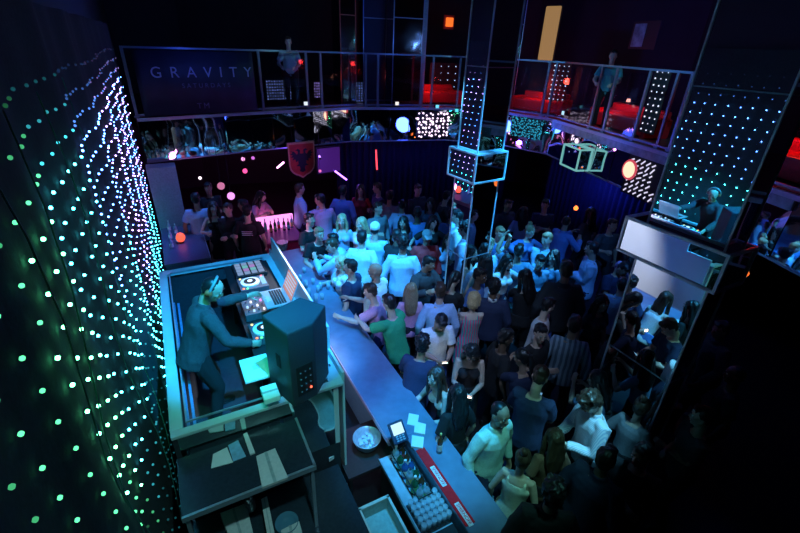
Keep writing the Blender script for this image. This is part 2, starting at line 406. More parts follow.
# pose: lean (deg forward), side, head pitch (deg down), head yaw, hands L,R relative to shoulder (x out, y forward, z up), curl, feet
POSES = {
 'stand':  dict(lean=2, hp=5, hy=0, L=(.10, .04, -.50), Rr=(.10, .04, -.50), curl=(28, 28), feet=((.13, 0), (.13, .06))),
 'drink':  dict(lean=0, hp=2, hy=15, L=(.08, .05, -.5), Rr=(.02, .30, -.18), curl=(28, 68), feet=((.12, .05), (.16, -.03))),
 'phone':  dict(lean=4, hp=42, hy=0, L=(-.10, .30, -.26), Rr=(-.10, .30, -.26), curl=(60, 60), feet=((.12, 0), (.12, .04))),
 'armup':  dict(lean=-3, hp=-5, hy=-10, L=(.12, .12, .42), Rr=(.05, .25, -.22), curl=(35, 50), feet=((.17, 0), (.17, .1))),
 'dance':  dict(lean=5, hp=10, hy=20, L=(.22, .25, -.10), Rr=(.25, .2, -.2), curl=(45, 45), feet=((.18, -.08), (.16, .12))),
 'reach':  dict(lean=14, hp=10, hy=0, L=(.02, .48, -.12), Rr=(.08, .46, -.05), curl=(20, 20), feet=((.14, .12), (.12, -.1))),
 'lean':   dict(lean=27, hp=-4, hy=12, L=(-.02, .30, -.32), Rr=(.03, .33, -.30), curl=(35, 55), feet=((.13, .0), (.12, -.12))),
 'dj':     dict(lean=19, hp=26, hy=-28, L=(.02, .50, -.10), Rr=(.10, .33, -.36), curl=(32, 32), feet=((.15, .05), (.15, -.05))),
 'cross':  dict(lean=0, hp=8, hy=-20, L=(-.22, .22, -.26), Rr=(-.22, .25, -.22), curl=(40, 40), feet=((.14, 0), (.15, .05))),
 'walk':   dict(lean=6, hp=8, hy=0, L=(.09, .25, -.42), Rr=(.09, -.18, -.46), curl=(35, 35), feet=((.08, .26), (.08, -.24))),
 'hug':    dict(lean=8, hp=15, hy=35, L=(-.12, .34, -.02), Rr=(.02, .3, -.10), curl=(30, 30), feet=((.12, .03), (.14, -.05))),
 'turned': dict(lean=3, hp=12, hy=50, L=(.1, .12, -.46), Rr=(-.02, .26, -.26), curl=(28, 60), feet=((.13, 0), (.15, .1))),
}
_skel = {}
def skel(pose, sex):
    if (pose, sex) in _skel: return _skel[(pose, sex)]
    P = POSES[pose]; S = {}
    u = V((0, -math.sin(R(P['lean'])), math.cos(R(P['lean'])))); X = V((1, 0, 0)); f = V((0, -math.cos(R(P['lean'])), -math.sin(R(P['lean']))))
    pel = V((0, .25*math.sin(R(P['lean'])), .93)); neck = pel+u*.51
    S['u'] = u; S['f'] = f; S['pel'] = pel; S['neck'] = neck
    sw = .175 if sex == 'm' else .15
    for sgn, key, nm in ((1, 'L', 'L'), (-1, 'Rr', 'R')):
        sh = neck-u*.055+X*sw*sgn; h = P[key]
        w = sh+V((h[0]*sgn, -h[1], h[2]))
        el, w = ik(sh, w, .285, .25, (.55*sgn, .6, -.55))
        hip = pel+V((.09*sgn, 0, -.04)); fo = P['feet'][0 if sgn > 0 else 1]
        an = V((fo[0]*sgn, -fo[1], .085)); kn, an = ik(hip, an, .42, .415, (.1*sgn, -1, 0))
        if an.z > .1: an.z = .085
        S[nm] = (sh, el, w, hip, kn, an)
        fd = (w-el).normalized(); pn = V((-sgn*1.0, -.1, -.15)); pn = (pn-fd*pn.dot(fd))
        if pn.length < .2: pn = V((0, 0, -1))-fd*fd.z*-1
        pn.normalize(); S[nm+'h'] = (fd, pn); S[nm+'g'] = w+fd*.085+pn*.04
    hp = R(P['hp']+P['lean']*.3); hy = R(P['hy'])
    hb = neck+u*.075
    Mh = Matrix.Rotation(hy, 3, 'Z') @ Matrix.Rotation(hp, 3, 'X')      # head looks along -Y
    S['H'] = hb+Mh @ V((0, -.012, .125)); S['Mh'] = Mh; S['hb'] = hb
    _skel[(pose, sex)] = S; return S

def hand(m, w, fd, pn, sgn, curl):
    s = fd.cross(pn)*sgn; s.normalize()
    m.tube([w-fd*.02, w+fd*.02, w+fd*.055, w+fd*.088], [(.024, .018), (.034, .016), (.041, .015), (.038, .012)], 10, xax=s)
    cr = R(curl)
    for k, (o, L, r) in enumerate(((.031, .070, .0088), (.0105, .080, .009), (-.0105, .074, .0088), (-.031, .058, .0078))):
        p = w+fd*.078+s*o; a = cr*.5+k*.05; pts = [p-fd*.02, p]
        for seg in (.42, .33, .25):
            d = fd*math.cos(a)+pn*math.sin(a)+s*o*1.2; p = p+d.normalized()*L*seg*1.12; pts.append(p); a += cr*.75
        m.tube(pts, [r, r, r*.96, r*.9, r*.72], 7)
    b = w+fd*.022+s*.026; t1 = b+(fd*.55+s*.62+pn*.35).normalized()*.036; t2 = t1+(fd*.8+s*.15+pn*.5).normalized()*.03; t3 = t2+(fd*.7-s*.05+pn*.7).normalized()*.022
    m.tube([b-s*.012, b, t1, t2, t3], [.011, .0125, .0105, .0098, .0075], 7)

def headgeo(m, S, sex):
    H, M = S['H'], S['Mh']; T = lambda p: H+M @ V(p)
    w = 1 if sex == 'm' else .95
    rings = [(-.119, .018, .020, -.058), (-.108, .036, .042, -.045), (-.085, .051, .062, -.027), (-.05, .063, .080, -.013), (-.01, .071, .091, -.003), (.03, .075, .096, .003), (.065, .071, .09, .007), (.092, .056, .07, .009), (.11, .034, .042, .01), (.118, .012, .014, .01)]
    m.tube([T((0, y, z)) for z, rx, ry, y in rings], [(rx*w, ry*w) for z, rx, ry, y in rings], 20, xax=M @ V((1, 0, 0)))
    m.tube([T((0, -.082, .03)), T((0, -.098, .0)), T((0, -.108, -.018)), T((0, -.094, -.034))], [.009, .011, .0155, .010], 8)
    for s in (-1, 1):
        m.ball(T((s*.016, -.098, -.028)), .008, 8, 6)
        m.ball(T((s*.076*w, .008, -.008)), (.011, .019, .030), 8, 6, M)
        m.ball(T((s*.031, -.083, .033)), (.02, .009, .008), 8, 6, M)
        m.ball(T((s*.042, -.062, -.022)), (.02, .02, .018), 8, 6, M)
    m.ball(T((0, -.094, -.055)), (.023, .010, .0065), 10, 6, M); m.ball(T((0, -.090, -.067)), (.019, .010, .0075), 10, 6, M)
    m.ball(T((0, -.076, -.098)), (.022, .016, .016), 10, 6, M)

_bm = {}
def body_mesh(pose, sex):
    if (pose, sex) in _bm: return _bm[(pose, sex)]
    S = skel(pose, sex); m = MB(); u, pel, neck = S['u'], S['pel'], S['neck']; P = POSES[pose]
    T = [(-.10, .15, .10), (-.02, .165, .115), (.10, .14, .10), (.22, .15, .105), (.36, .178, .115), (.44, .165, .095), (.49, .09, .065)] if sex == 'm' else \
        [(-.10, .155, .105), (-.02, .17, .12), (.10, .125, .092), (.22, .128, .095), (.36, .15, .10), (.44, .14, .085), (.49, .075, .058)]
    m.tube([pel+u*t for t, a, b in T], [(a, b) for t, a, b in T], 20, xax=(1, 0, 0))
    m.tube([neck-u*.06, neck, S['hb'], S['H']-S['Mh'] @ V((0, -.02, .03))], [.062, .056 if sex == 'm' else .046, .054 if sex == 'm' else .045, .05], 14, xax=(1, 0, 0))
    if sex == 'f':
        for s in (-1, 1): m.ball(pel+u*.335+S['f']*.085+V((s*.07, 0, 0)), .062, 12, 8)
    else:
        for s in (-1, 1): m.ball(pel+u*.375+S['f']*.065+V((s*.08, 0, 0)), (.07, .03, .045), 10, 8)
    k = 1 if sex == 'm' else .84
    for nm, sgn, ci in (('L', 1, 0), ('R', -1, 1)):
        sh, el, w, hip, kn, an = S[nm]; fd, pn = S[nm+'h']
        m.tube([sh-V((sgn*.07, 0, .01)), sh, sh.lerp(el, .3), sh.lerp(el, .75), el, el.lerp(w, .3), el.lerp(w, .75), w], [.05*k, .058*k, .053*k, .045*k, .040*k, .044*k, .032*k, .026*k], 12)
        hand(m, w, fd, pn, sgn, P['curl'][ci])
        m.tube([hip+V((0, 0, .05)), hip.lerp(kn, .15), hip.lerp(kn, .6), kn, kn.lerp(an, .3), kn.lerp(an, .75), an], [.085, .088, .068, .054, .058, .042, .037], 12)
        m.tube([an+V((0, .045, -.045)), an+V((0, 0, -.04)), an+V((sgn*.01, -.09, -.055)), an+V((sgn*.015, -.17, -.065))], [(.032, .032), (.038, .045), (.042, .03), (.032, .017)], 10, xax=(1, 0, 0))
    headgeo(m, S, sex)
    me = remesh(m, .0075, .42, 'body'); _bm[(pose, sex)] = me; return me

_tm = {}
def top_mesh(pose, sex, kind):
    key = (pose, sex, kind)
    if key in _tm: return _tm[key]
    S = skel(pose, sex); m = MB(); u, pel, neck = S['u'], S['pel'], S['neck']; g = {'tee': .017, 'long': .019, 'jacket': .034, 'tank': .011, 'dress': .012, 'top': .012}[kind]
    T = [(-.13, .165, .125), (-.02, .175, .13), (.10, .16, .115), (.22, .162, .113), (.36, .178, .117), (.43, .165, .10), (.485, .078, .068)] if sex == 'm' else \
        [(-.08, .160, .118), (-.02, .165, .12), (.10, .126, .095), (.22, .13, .097), (.36, .152, .102), (.43, .142, .088), (.475, .075, .062)]
    if kind == 'tank': T = T[:-1]; T[-1] = (.415, .105, .09)
    if kind == 'dress': T = [(-.40, .21, .17), (-.25, .19, .155)]+T[:-1]; T[-1] = (.42, .11, .09)
    m.tube([pel+u*t if t > -.14 else pel+V((0, 0, t)) for t, a, b in T], [(a+g, b+g) for t, a, b in T], 22, xax=(1, 0, 0))
    if sex == 'f':
        for s in (-1, 1): m.ball(pel+u*.335+S['f']*.085+V((s*.07, 0, 0)), .062+g, 12, 8)
    k = 1 if sex == 'm' else .84
    for nm, sgn in (('L', 1), ('R', -1)):
        sh, el, w = S[nm][:3]
        if kind in ('tee', 'top'): pts = [sh-V((sgn*.08, 0, .012)), sh, sh.lerp(el, .35), sh.lerp(el, .72)]; rr = [.056*k, .062*k, .062*k, .062*k]
        elif kind in ('long', 'jacket'): pts = [sh-V((sgn*.08, 0, .012)), sh, sh.lerp(el, .5), el, el.lerp(w, .4), el.lerp(w, .96)]; rr = [.056*k, .063*k, .056*k, .05*k, .046*k, .036*k]
        else:
            m.tube([neck-u*.14+V((sgn*.09, -.06, 0)), neck-u*.045+V((sgn*.095, -.01, 0)), neck-u*.06+V((sgn*.09, .06, 0)), neck-u*.15+V((sgn*.09, .075, 0))], [.022, .018, .018, .022], 8)
            continue
        gg = g*(.75 if kind in ('tee', 'top') else .6)
        m.tube(pts, [r+gg for r in rr], 12)
    if kind == 'jacket':
        m.tube([neck-u*.05, neck+u*.035], [(.085, .08), (.072, .07)], 14, xax=(1, 0, 0))
    elif kind in ('long',):
        m.tube([neck-u*.05, neck+u*.025], [(.078, .074), (.066, .064)], 14, xax=(1, 0, 0))
    me = remesh(m, .011, .6, kind, 2, .011 if kind in ('long', 'jacket', 'tee') else .007, 10, aniso=(.9, .9, .55)); _tm[key] = me; return me
_lm = {}
def bottom_mesh(pose, sex, kind):
    key = (pose, sex, kind)
    if key in _lm: return _lm[key]
    S = skel(pose, sex); m = MB(); pel = S['pel']
    if kind == 'skirt':
        m.tube([pel+V((0, 0, .09)), pel, pel+V((0, -.01, -.2)), pel+V((0, -.02, -.42))], [(.14, .11), (.185, .14), (.2, .16), (.22, .18)], 20, xax=(1, 0, 0))
    else:
        w = 0 if sex == 'm' else -.006
        m.tube([pel+S['u']*.1, pel, pel+V((0, 0, -.11))], [(.155, .118), (.18, .13), (.165, .12)], 18, xax=(1, 0, 0))
        for nm, sgn in (('L', 1), ('R', -1)):
            hip, kn, an = S[nm][3:]
            stop = .97 if kind == 'trousers' else -1
            if kind == 'trousers': m.tube([hip+V((0, 0, .05)), hip.lerp(kn, .2), hip.lerp(kn, .7), kn, kn.lerp(an, .4), kn.lerp(an, .97)], [.1, .102+w, .082+w, .074+w, .068+w, .058+w], 12)
            else: m.tube([hip+V((0, 0, .05)), hip.lerp(kn, .2), hip.lerp(kn, .55)], [.1, .105, .1], 12)
    me = remesh(m, .012, .55, kind, 2, .009, 9); _lm[key] = me; return me
_sm = {}
def shoe_mesh(pose, sex, nm):
    key = (pose, sex, nm)
    if key in _sm: return _sm[key]
    an = skel(pose, sex)[nm][5]; sgn = 1 if nm == 'L' else -1; m = MB()
    m.tube([an+V((0, .055, -.04)), an+V((0, .02, -.03)), an+V((sgn*.01, -.06, -.045)), an+V((sgn*.015, -.13, -.055)), an+V((sgn*.017, -.185, -.063))], [(.034, .04), (.043, .052), (.047, .038), (.046, .03), (.034, .02)], 14, xax=(1, 0, 0))
    m.obox(an+V((sgn*.01, -.06, -.077)), (.04, 0, 0), (0, .12, 0), (0, 0, .008))
    me = m.mesh('shoe', True); _sm[key] = me; return me
_hm = {}
def hair_mesh(kind, sex):
    if kind in _hm: return _hm[kind]
    m = MB()
    if kind == 'buzz': m.ball((0, .014, .034), (.078, .092, .088), 18, 12); m.ball((0, .04, -.015), (.066, .056, .06), 14, 10); d = .001
    elif kind == 'short': m.ball((0, .016, .044), (.083, .098, .09), 18, 12); m.ball((0, .045, -.012), (.071, .06, .07), 14, 10); m.ball((0, -.045, .095), (.06, .045, .035), 12, 8); d = .009
    elif kind == 'curly': m.ball((0, .02, .05), (.095, .108, .1), 18, 12); m.ball((0, .05, -.01), (.08, .066, .075), 14, 10); m.ball((0, -.045, .1), (.07, .05, .04), 12, 8); d = .022
    elif kind == 'bob':
        m.ball((0, .018, .042), (.09, .102, .092), 18, 12)
        m.tube([(0, .05, .04), (0, .055, -.06), (0, .045, -.12)], [(.09, .066), (.094, .066), (.078, .05)], 18, xax=(1, 0, 0))
        for s in (-1, 1): m.tube([(s*.06, -.04, .08), (s*.083, -.03, .0), (s*.078, -.035, -.11)], [.026, .026, .018], 10)
        d = .007
    elif kind == 'long':
        m.ball((0, .018, .042), (.089, .102, .092), 18, 12)
        m.tube([(0, .05, .04), (0, .07, -.08), (0, .095, -.2), (0, .10, -.34), (0, .098, -.40)], [(.088, .06), (.1, .058), (.112, .045), (.09, .035), (.05, .02)], 18, xax=(1, 0, 0))
        for s in (-1, 1): m.tube([(s*.05, -.045, .085), (s*.084, -.03, .0), (s*.095, -.01, -.12), (s*.095, -.035, -.24), (s*.085, -.05, -.32)], [.022, .026, .032, .028, .012], 10)
        d = .012
    elif kind == 'pony':
        m.ball((0, .016, .04), (.083, .098, .09), 18, 12); m.ball((0, .045, -.012), (.07, .058, .07), 14, 10)
        m.tube([(0, .09, .06), (0, .135, .05), (0, .15, -.04), (0, .13, -.16), (0, .125, -.24)], [.022, .03, .036, .03, .01], 12); d = .006
    elif kind == 'bun': m.ball((0, .016, .04), (.083, .098, .09), 18, 12); m.ball((0, .045, -.012), (.07, .058, .07), 14, 10); m.ball((0, .06, .14), .042, 12, 8); d = .007
    me = remesh(m, .007, .6, 'hair_'+kind, 2, d, 28 if kind == 'curly' else 30, aniso=(1, 1, .9 if kind == 'curly' else .22)); _hm[kind] = me; return me
def cap_mesh():
    if 'cap' in _hm: return _hm['cap']
    m = MB(); m.ball((0, .012, .05), (.088, .105, .088), 18, 12)
    c = [(x, y, z) for x, y, z in ()]
    m.tube([(0, -.07, .062), (0, -.12, .05), (0, -.165, .04)], [(.075, .008), (.07, .007), (.045, .005)], 14, xax=(1, 0, 0)); m.ball((0, .012, .138), .009, 8, 6)
    _hm['cap'] = remesh(m, .006, .6, 'cap', 1); return _hm['cap']
def eye_mesh():
    if 'eye' in _hm: return _hm['eye']
    m = MB(); m.ball((0, 0, 0), .0125, 10, 8); me = m.mesh('eye', True)
    me.materials.append(mat('eye_white', (.8, .8, .8), .2, var=0)); me.materials.append(mat('iris', (.03, .02, .015), .15, var=0))
    for p in me.polygons: p.material_index = 1 if p.center.y < -.0098 else 0
    _hm['eye'] = me; return me
def mouth_mesh():
    if 'mouth' in _hm: return _hm['mouth']
    m = MB(); m.ball((0, 0, .0), (.0215, .006, .0045), 12, 6); m.ball((0, .001, -.009), (.018, .006, .0055), 12, 6); _hm['mouth'] = m.mesh('mouth', True); return _hm['mouth']
def brow_mesh():
    if 'brow' in _hm: return _hm['brow']
    m = MB(); m.tube([(-.018, .002, -.002), (-.006, -.004, .002), (.008, -.004, .002), (.018, .004, -.002)], [.002, .0035, .0035, .002], 6); _hm['brow'] = m.mesh('eyebrow', True); return _hm['brow']

SK = {'a': (.62, .42, .32), 'b': (.42, .26, .18), 'c': (.15, .085, .055), 'd': (.7, .5, .4)}
HC = {'black': (.012, .011, .012), 'brown': (.06, .035, .022), 'blonde': (.55, .40, .22), 'light': (.3, .18, .1), 'grey': (.3, .3, .3)}
def striped(name, a, b, scale=14):
    if name in _m: return _m[name]
    m = mat(name, a, .8, var=0); nt = m.node_tree; bs = nt.nodes['Principled BSDF']; tc = nt.nodes.new('ShaderNodeTexCoord'); w = nt.nodes.new('ShaderNodeTexWave')
    w.inputs['Scale'].default_value = scale; w.inputs['Distortion'].default_value = 1.5; w.bands_direction = 'X'
    r = nt.nodes.new('ShaderNodeValToRGB'); r.color_ramp.elements[0].position = .4; r.color_ramp.elements[1].position = .6
    r.color_ramp.elements[0].color = tuple(a)+(1,); r.color_ramp.elements[1].color = tuple(b)+(1,)
    nt.links.new(tc.outputs['Object'], w.inputs['Vector']); nt.links.new(w.outputs['Fac'], r.inputs['Fac']); nt.links.new(r.outputs['Color'], bs.inputs['Base Color']); return m
COL = {'white': (.8, .8, .8), 'black': (.014, .014, .017), 'navy': (.025, .035, .09), 'blue': (.10, .22, .55), 'ltblue': (.42, .6, .85), 'denim': (.13, .24, .38), 'green': (.03, .42, .16),
       'red': (.5, .03, .04), 'grey': (.25, .26, .28), 'cream': (.75, .7, .55), 'pink': (.75, .35, .5), 'lilac': (.55, .5, .75), 'teal': (.1, .45, .45), 'darkgrey': (.05, .055, .065), 'brown': (.2, .1, .06), 'olive': (.12, .14, .08), 'mint': (.5, .75, .65)}
def cloth(c):
    if c == 'camo': return striped('cloth_camo', (.12, .18, .25), (.35, .45, .55), 5)
    if c == 'pinkstripe': return striped('cloth_pinkstripe', (.04, .5, .42), (.85, .1, .25), 8)
    if c == 'whitestripe': return striped('cloth_whitestripe', (.85, .85, .85), (.55, .62, .72), 22)
    return mat('cloth_'+c, COL[c], .85, scale=60, var=.1, bump=.15)
def part(parent, me, name, m, loc=None, rot=None):
    o = bpy.data.objects.new(name, me); C.objects.link(o)
    if m is not None:
        if not me.materials: me.materials.append(None)
        o.material_slots[0].link = 'OBJECT'; o.material_slots[0].material = m
    o.parent = parent
    if rot is not None: o.matrix_local = Matrix.Translation(loc) @ rot.to_4x4()
    return o
people = []
def person(px, py, face, pose, sex, top, tc, bot, bc, hair, hc, sk, label, z=0, sc=1.0, extra=None, group=None, wide=1.0):
    S = skel(pose, sex); H = S['H']; hz_ = H.z*sc+z
    w = at(px, py, hz_); rz = R(face); off = Matrix.Rotation(rz, 3, 'Z') @ V((H.x*sc, H.y*sc, 0))
    root = thing('person', label, 'person', (w.x-off.x, w.y-off.y, z), rz, group); root.scale = (sc*wide, sc*wide, sc)
    skm = mat('skin_'+sk, SK[sk], .5, scale=40, var=.06)
    b = part(root, body_mesh(pose, sex), 'body', skm)
    part(root, top_mesh(pose, sex, top), {'tee': 't_shirt', 'long': 'shirt', 'jacket': 'jacket', 'tank': 'tank_top', 'dress': 'dress', 'top': 'blouse'}[top], cloth(tc))
    if top != 'dress': part(root, bottom_mesh(pose, sex, bot), bot, cloth(bc))
    dist = (w-V((0, 0, CZ))).length
    if hair == 'cap': part(root, cap_mesh(), 'cap', cloth(hc), H, S['Mh']); part(root, hair_mesh('buzz', sex), 'hair', mat('hair_black', HC['black'], .5, scale=90, var=.3), H-V((0, 0, .006)), S['Mh'])
    elif hair: part(root, hair_mesh(hair, sex), 'hair', mat('hair_'+hc, HC[hc], .42, scale=90, var=.35), H, S['Mh'])
    for nm in 'LR': part(root, shoe_mesh(pose, sex, nm), 'shoe', mat('shoe_black', (.02, .02, .02), .4))
    if dist < 8.5:
        for s in (-1, 1):
            part(root, eye_mesh(), 'eye', None, H+S['Mh'] @ V((s*.031, -.0815, .014)), S['Mh'])
            part(root, brow_mesh(), 'eyebrow', mat('hair_'+(hc if hc in HC else 'black'), HC.get(hc, HC['black']), .42, scale=90, var=.35), H+S['Mh'] @ V((s*.031, -.0935, .036)), S['Mh'])
        part(root, mouth_mesh(), 'mouth', mat('lips', (.45, .13, .12), .4, var=0), H+S['Mh'] @ V((0, -.1005, -.054)), S['Mh'])
    people.append((root, S, rz, sc))
    return root, S
def grip(pr, side='R'):
    root, S = pr; g = S[side+'g']*root.scale.z
    return V(root.location)+Matrix.Rotation(root.rotation_euler.z, 3, 'Z') @ g

# ------------------------------------------------------------------ DJ booth
BE0, BE1, BD0, BD1, BZ, BFZ = -.40, 1.05, 3.03, 6.12, 1.9, 1.12
bt = thing('dj_booth', 'raised disc jockey booth with a wide pale rim beside the light curtain', 'booth', rm(.3, 4.5, 0))
M_booth = mat('booth_front_white', (.72, .74, .76), .45, scale=3, var=.05)
M_in = mat('booth_inside', (.03, .035, .045), .6)
m = MB(); m.rbox(BE0, BE1, BD0, BD1, 0, BFZ); m.build('platform', M_in, bt)
for nm, (e0, e1, d0, d1) in {'front_panel': (BE1-.05, BE1, BD0, BD1), 'side_panel': (BE0, BE1-.05, BD1-.05, BD1), 'back_panel': (BE0, BE0+.04, BD0, BD1-.05)}.items():
    m = MB(); m.rbox(e0, e1, d0, d1, BFZ, BZ); m.build(nm, M_booth if nm == 'front_panel' else M_in, bt)
m = MB(); m.rbox(BE0+.04, BE1-.05, BD0, BD0+.05, BFZ, BZ); m.build('side_panel', mirror('booth_mirror', (.55, .75, .72), .05, .15, 3), bt)
m = MB(); m.rbox(BE1+.052, BE1+.075, BD0+.02, BD1, .0, 2.02); m.rbox(BE1+.052, BE1+.075, 3.45, 5.9, 2.02, 2.3); m.build('front_facing', M_booth, bt)
rim = mat('booth_rim', (.5, .58, .62), .35, scale=5, var=.08)
def frame(mb, z0, z1, w, inset=0):
    a, b, c, d = BE0+inset, BE1+.05-inset, BD0-.03+inset, BD1+.03-inset
    mb.rbox(a, b, c, c+w*.6, z0, z1); mb.rbox(a, b, d-w, d, z0, z1); mb.rbox(a, a+w*.75, c+w*.6, d-w, z0, z1); mb.rbox(b-w, b, c+w*.6, d-w, z0, z1)
m = MB(); frame(m, BZ, BZ+.035, .13); m.build('rim', rim, bt, bevel=.006)
m = MB(); frame(m, BZ+.035, BZ+.05, .02, .12); m.build('rim_edge', M_trim, bt)
m = MB()
for k in range(3): m.rbox(BE0+.06+.05*k, BE0+.085+.05*k, BD0+.1, BD1-.6, BZ-.14-.02*k, BZ-.12-.02*k)
m.build('cable_rail', mat('rail_blue', (.12, .25, .5), .4), bt)

def rthing(name, label, cat, e, d, z, group=None): return thing(name, label, cat, rm(e, d, z), 0, group)
tb = rthing('equipment_table', 'black table carrying the disc jockey gear inside the booth', 'table', .68, 4.4, BFZ)
m = MB(); m.rbox(.40, .98, 3.45, 5.75, 1.98, 2.02); m.build('table_top', M_black, tb)
for e in (.45, .93):
    for d in (3.5, 5.7): m = MB(); m.rbox(e-.025, e+.025, d-.025, d+.025, BFZ, 1.98); m.build('leg', M_black, tb)
TZ = 2.022
# players and mixer
def player(e, d, label):
    t = rthing('media_player', label, 'turntable', e, d, TZ, None); m = MB(); m.rbox(e-.17, e+.17, d-.16, d+.16, TZ, TZ+.085)
    m.build('body', mat('player_body', (.10, .11, .13), .35, .2), t, bevel=.008)
    c = rm(e-.03, d, TZ+.085)
    m = MB(); m.lathe(c, [(.0, .0), (.115, .0), (.115, .018), (.09, .024), (0, .024)], 24); jw = m.build('jog_wheel', mat('jog', (.8, .85, .9), .3, .0), t)
    m = MB(); m.lathe(c+ZZ*.024, [(0, 0), (.075, 0), (.075, .004), (0, .004)], 20); m.build('jog_plate', M_black, jw)
    m = MB(); m.lathe(c+ZZ*.029, [(0, 0), (.03, 0), (.03, .004), (0, .004)], 16); m.build('jog_display', glow('jogglow', (.6, .8, 1), 2), jw)
    m = MB(); m.rbox(e+.1, e+.155, d-.1, d+.1, TZ+.086, TZ+.095); m.build('screen', glow('plscreen', (.25, .6, 1), 1.2), t)
    for i, (de, dd, col) in enumerate(((-.13, -.13, (1, .2, .05)), (-.085, -.14, (.1, 1, .2)), (.13, .13, (1, .1, .15)), (-.13, .13, (1, .7, .2)))):
        m = MB(); m.lathe(rm(e+de, d+dd, TZ+.085), [(0, 0), (.013, 0), (.012, .007), (0, .008)], 10); m.build('button', glow('btn%d' % i, col, 3), t)
player(.60, 3.95, 'disc jockey player with a bright jog wheel, the one nearest the speaker')
player(.66, 5.02, 'disc jockey player beyond the mixer, under the laptop shelf end')
t = rthing('dj_mixer', 'black mixer with rows of lit knobs between the two players', 'mixer', .62, 4.46, TZ)
m = MB(); m.rbox(.44, .82, 4.28, 4.7, TZ, TZ+.09); m.build('body', mat('player_body', (.1, .11, .13), .35), t, bevel=.008)
kc = [(.9, .3, .9), (.4, .7, 1), (1, .25, .2), (.9, .9, 1), (.3, 1, .6)]
for i in range(4):
    for j in range(5):
        m = MB(); m.lathe(rm(.49+.055*j, 4.33+.1*i, TZ+.09), [(0, 0), (.014, 0), (.012, .022), (0, .022)], 10)
        m.build('knob', glow('knob%d' % ((i+j) % 5), kc[(i+j) % 5], 1.3) if (i*3+j) % 2 else M_steel, t)
for i in range(4): m = MB(); m.rbox(.755, .80, 4.32+.1*i, 4.335+.1*i, TZ+.09, TZ+.12); m.build('fader', M_white, t)
t = rthing('effects_unit', 'small effects box with red display in front of the mixer', 'controller', .92, 4.2, TZ)
m = MB(); m.rbox(.85, .96, 3.72, 4.6, TZ, TZ+.05); m.build('body', M_black, t, bevel=.004)
m = MB(); m.rbox(.88, .9, 3.78, 4.1, TZ+.05, TZ+.054); m.build('display', glow('redled', (1, .06, .05), 3), t)
t = rthing('drum_pad', 'black pad controller with pale keys at the far end of the equipment table', 'controller', .7, 5.5, TZ)
m = MB(); m.rbox(.5, .9, 5.28, 5.68, TZ, TZ+.06); m.build('body', M_black, t, bevel=.006)
for i in range(4):
    for j in range(4): m = MB(); m.rbox(.53+.09*i, .6+.09*i, 5.31+.09*j, 5.38+.09*j, TZ+.06, TZ+.068); m.build('pad', glow('pad%d' % ((i*j) % 3), [(.4, .6, 1), (.7, .4, 1), (.3, .9, .9)][(i*j) % 3], .5), t)
# laptop on its stand
lp = at(277, 297, 2.33); LE, LD = min(lp.dot(EE), .98), lp.dot(DD)
LB = 2.315
t = rthing('laptop_stand', 'angled black stand holding the open laptop over the booth rim', 'stand', LE, LD, TZ)
for dd_ in (-.17, .15): m = MB(); m.rbox(LE-.05, LE-.02, LD+dd_, LD+dd_+.02, TZ, LB-.012); m.build('bracket', M_black, t)
m = MB(); m.rbox(LE-.13, LE+.1, LD-.19, LD+.19, LB-.012, LB-.002); m.build('stand_top', M_black, t)
t = rthing('laptop', 'open silver laptop on the stand over the booth rim', 'laptop', LE, LD, LB)
al = mat('aluminium', (.75, .77, .8), .3, .6, var=.03)
m = MB(); m.rbox(LE-.15, LE+.11, LD-.185, LD+.185, LB, LB+.016); bs = m.build('base', al, t, bevel=.003)
m = MB()
for i in range(5):
    for j in range(11): m.rbox(LE-.06+.027*i, LE-.037+.027*i, LD-.155+.029*j, LD-.13+.029*j, LB+.016, LB+.019)
o = m.build('keyboard', mat('keys', (.03, .03, .03), .5, var=0), bs)
m = MB(); m.rbox(LE-.125, LE-.075, LD-.06, LD+.06, LB+.016, LB+.0175); m.build('trackpad', mat('trackpad', (.5, .5, .52), .3, var=0), bs)
lx = (EE*.42+ZZ).normalized(); lid = MB(); cc = rm(LE+.11, LD, LB+.018)+lx*.125; nn = lx.cross(DD).normalized()
lid.obox(cc, DD*.185, lx*.125, nn*.005); ld_ = lid.build('lid', al, t, bevel=.002)
sgn = -1 if nn.dot(EE) > 0 else 1
m = MB(); m.obox(cc+nn*sgn*.006, DD*.172, lx*.112, nn*.001); m.build('screen', glow('lapscreen', (1, .45, .4), .55), ld_)
m = MB()
for k in range(5): m.obox(cc+nn*sgn*.0075+lx*(.08-.035*k), DD*.15, lx*(.008), nn*.0006)
m.build('screen_rows', glow('laprows', (.55, .75, 1), .8), ld_)
# white cases on the table
for i, (px, py, he, hd_, z, lb, h) in enumerate(((256, 367, .13, .17, TZ, 'pale closed laptop lying flat between the player and the speaker', .03), (270, 391, .07, .09, TZ, 'small white box beside the speaker at the booth corner', .06))):
    p = at(px, py, z+h); e, d = p.dot(EE), p.dot(DD); t = rthing('closed_laptop' if i == 0 else 'white_box', lb, 'laptop' if i == 0 else 'box', e, d, z)
    m = MB(); m.rbox(e-he, e+he, d-hd_, d+hd_, z, z+h); m.build('shell', mat('pale_shell', (.7, .85, .85), .4, var=.03), t, bevel=.006)
    if i == 0: m = MB(); m.rbox(e-.03, e+.03, d-.03, d+.03, z+h, z+h+.001); m.build('badge', mat('badge', (.45, .6, .6), .3), t)
    else: m = MB(); m.rbox(e-he, e+he, d-.012, d+.012, z+h, z+h+.001); m.build('tape', mat('tape', (.4, .45, .45), .4), t)
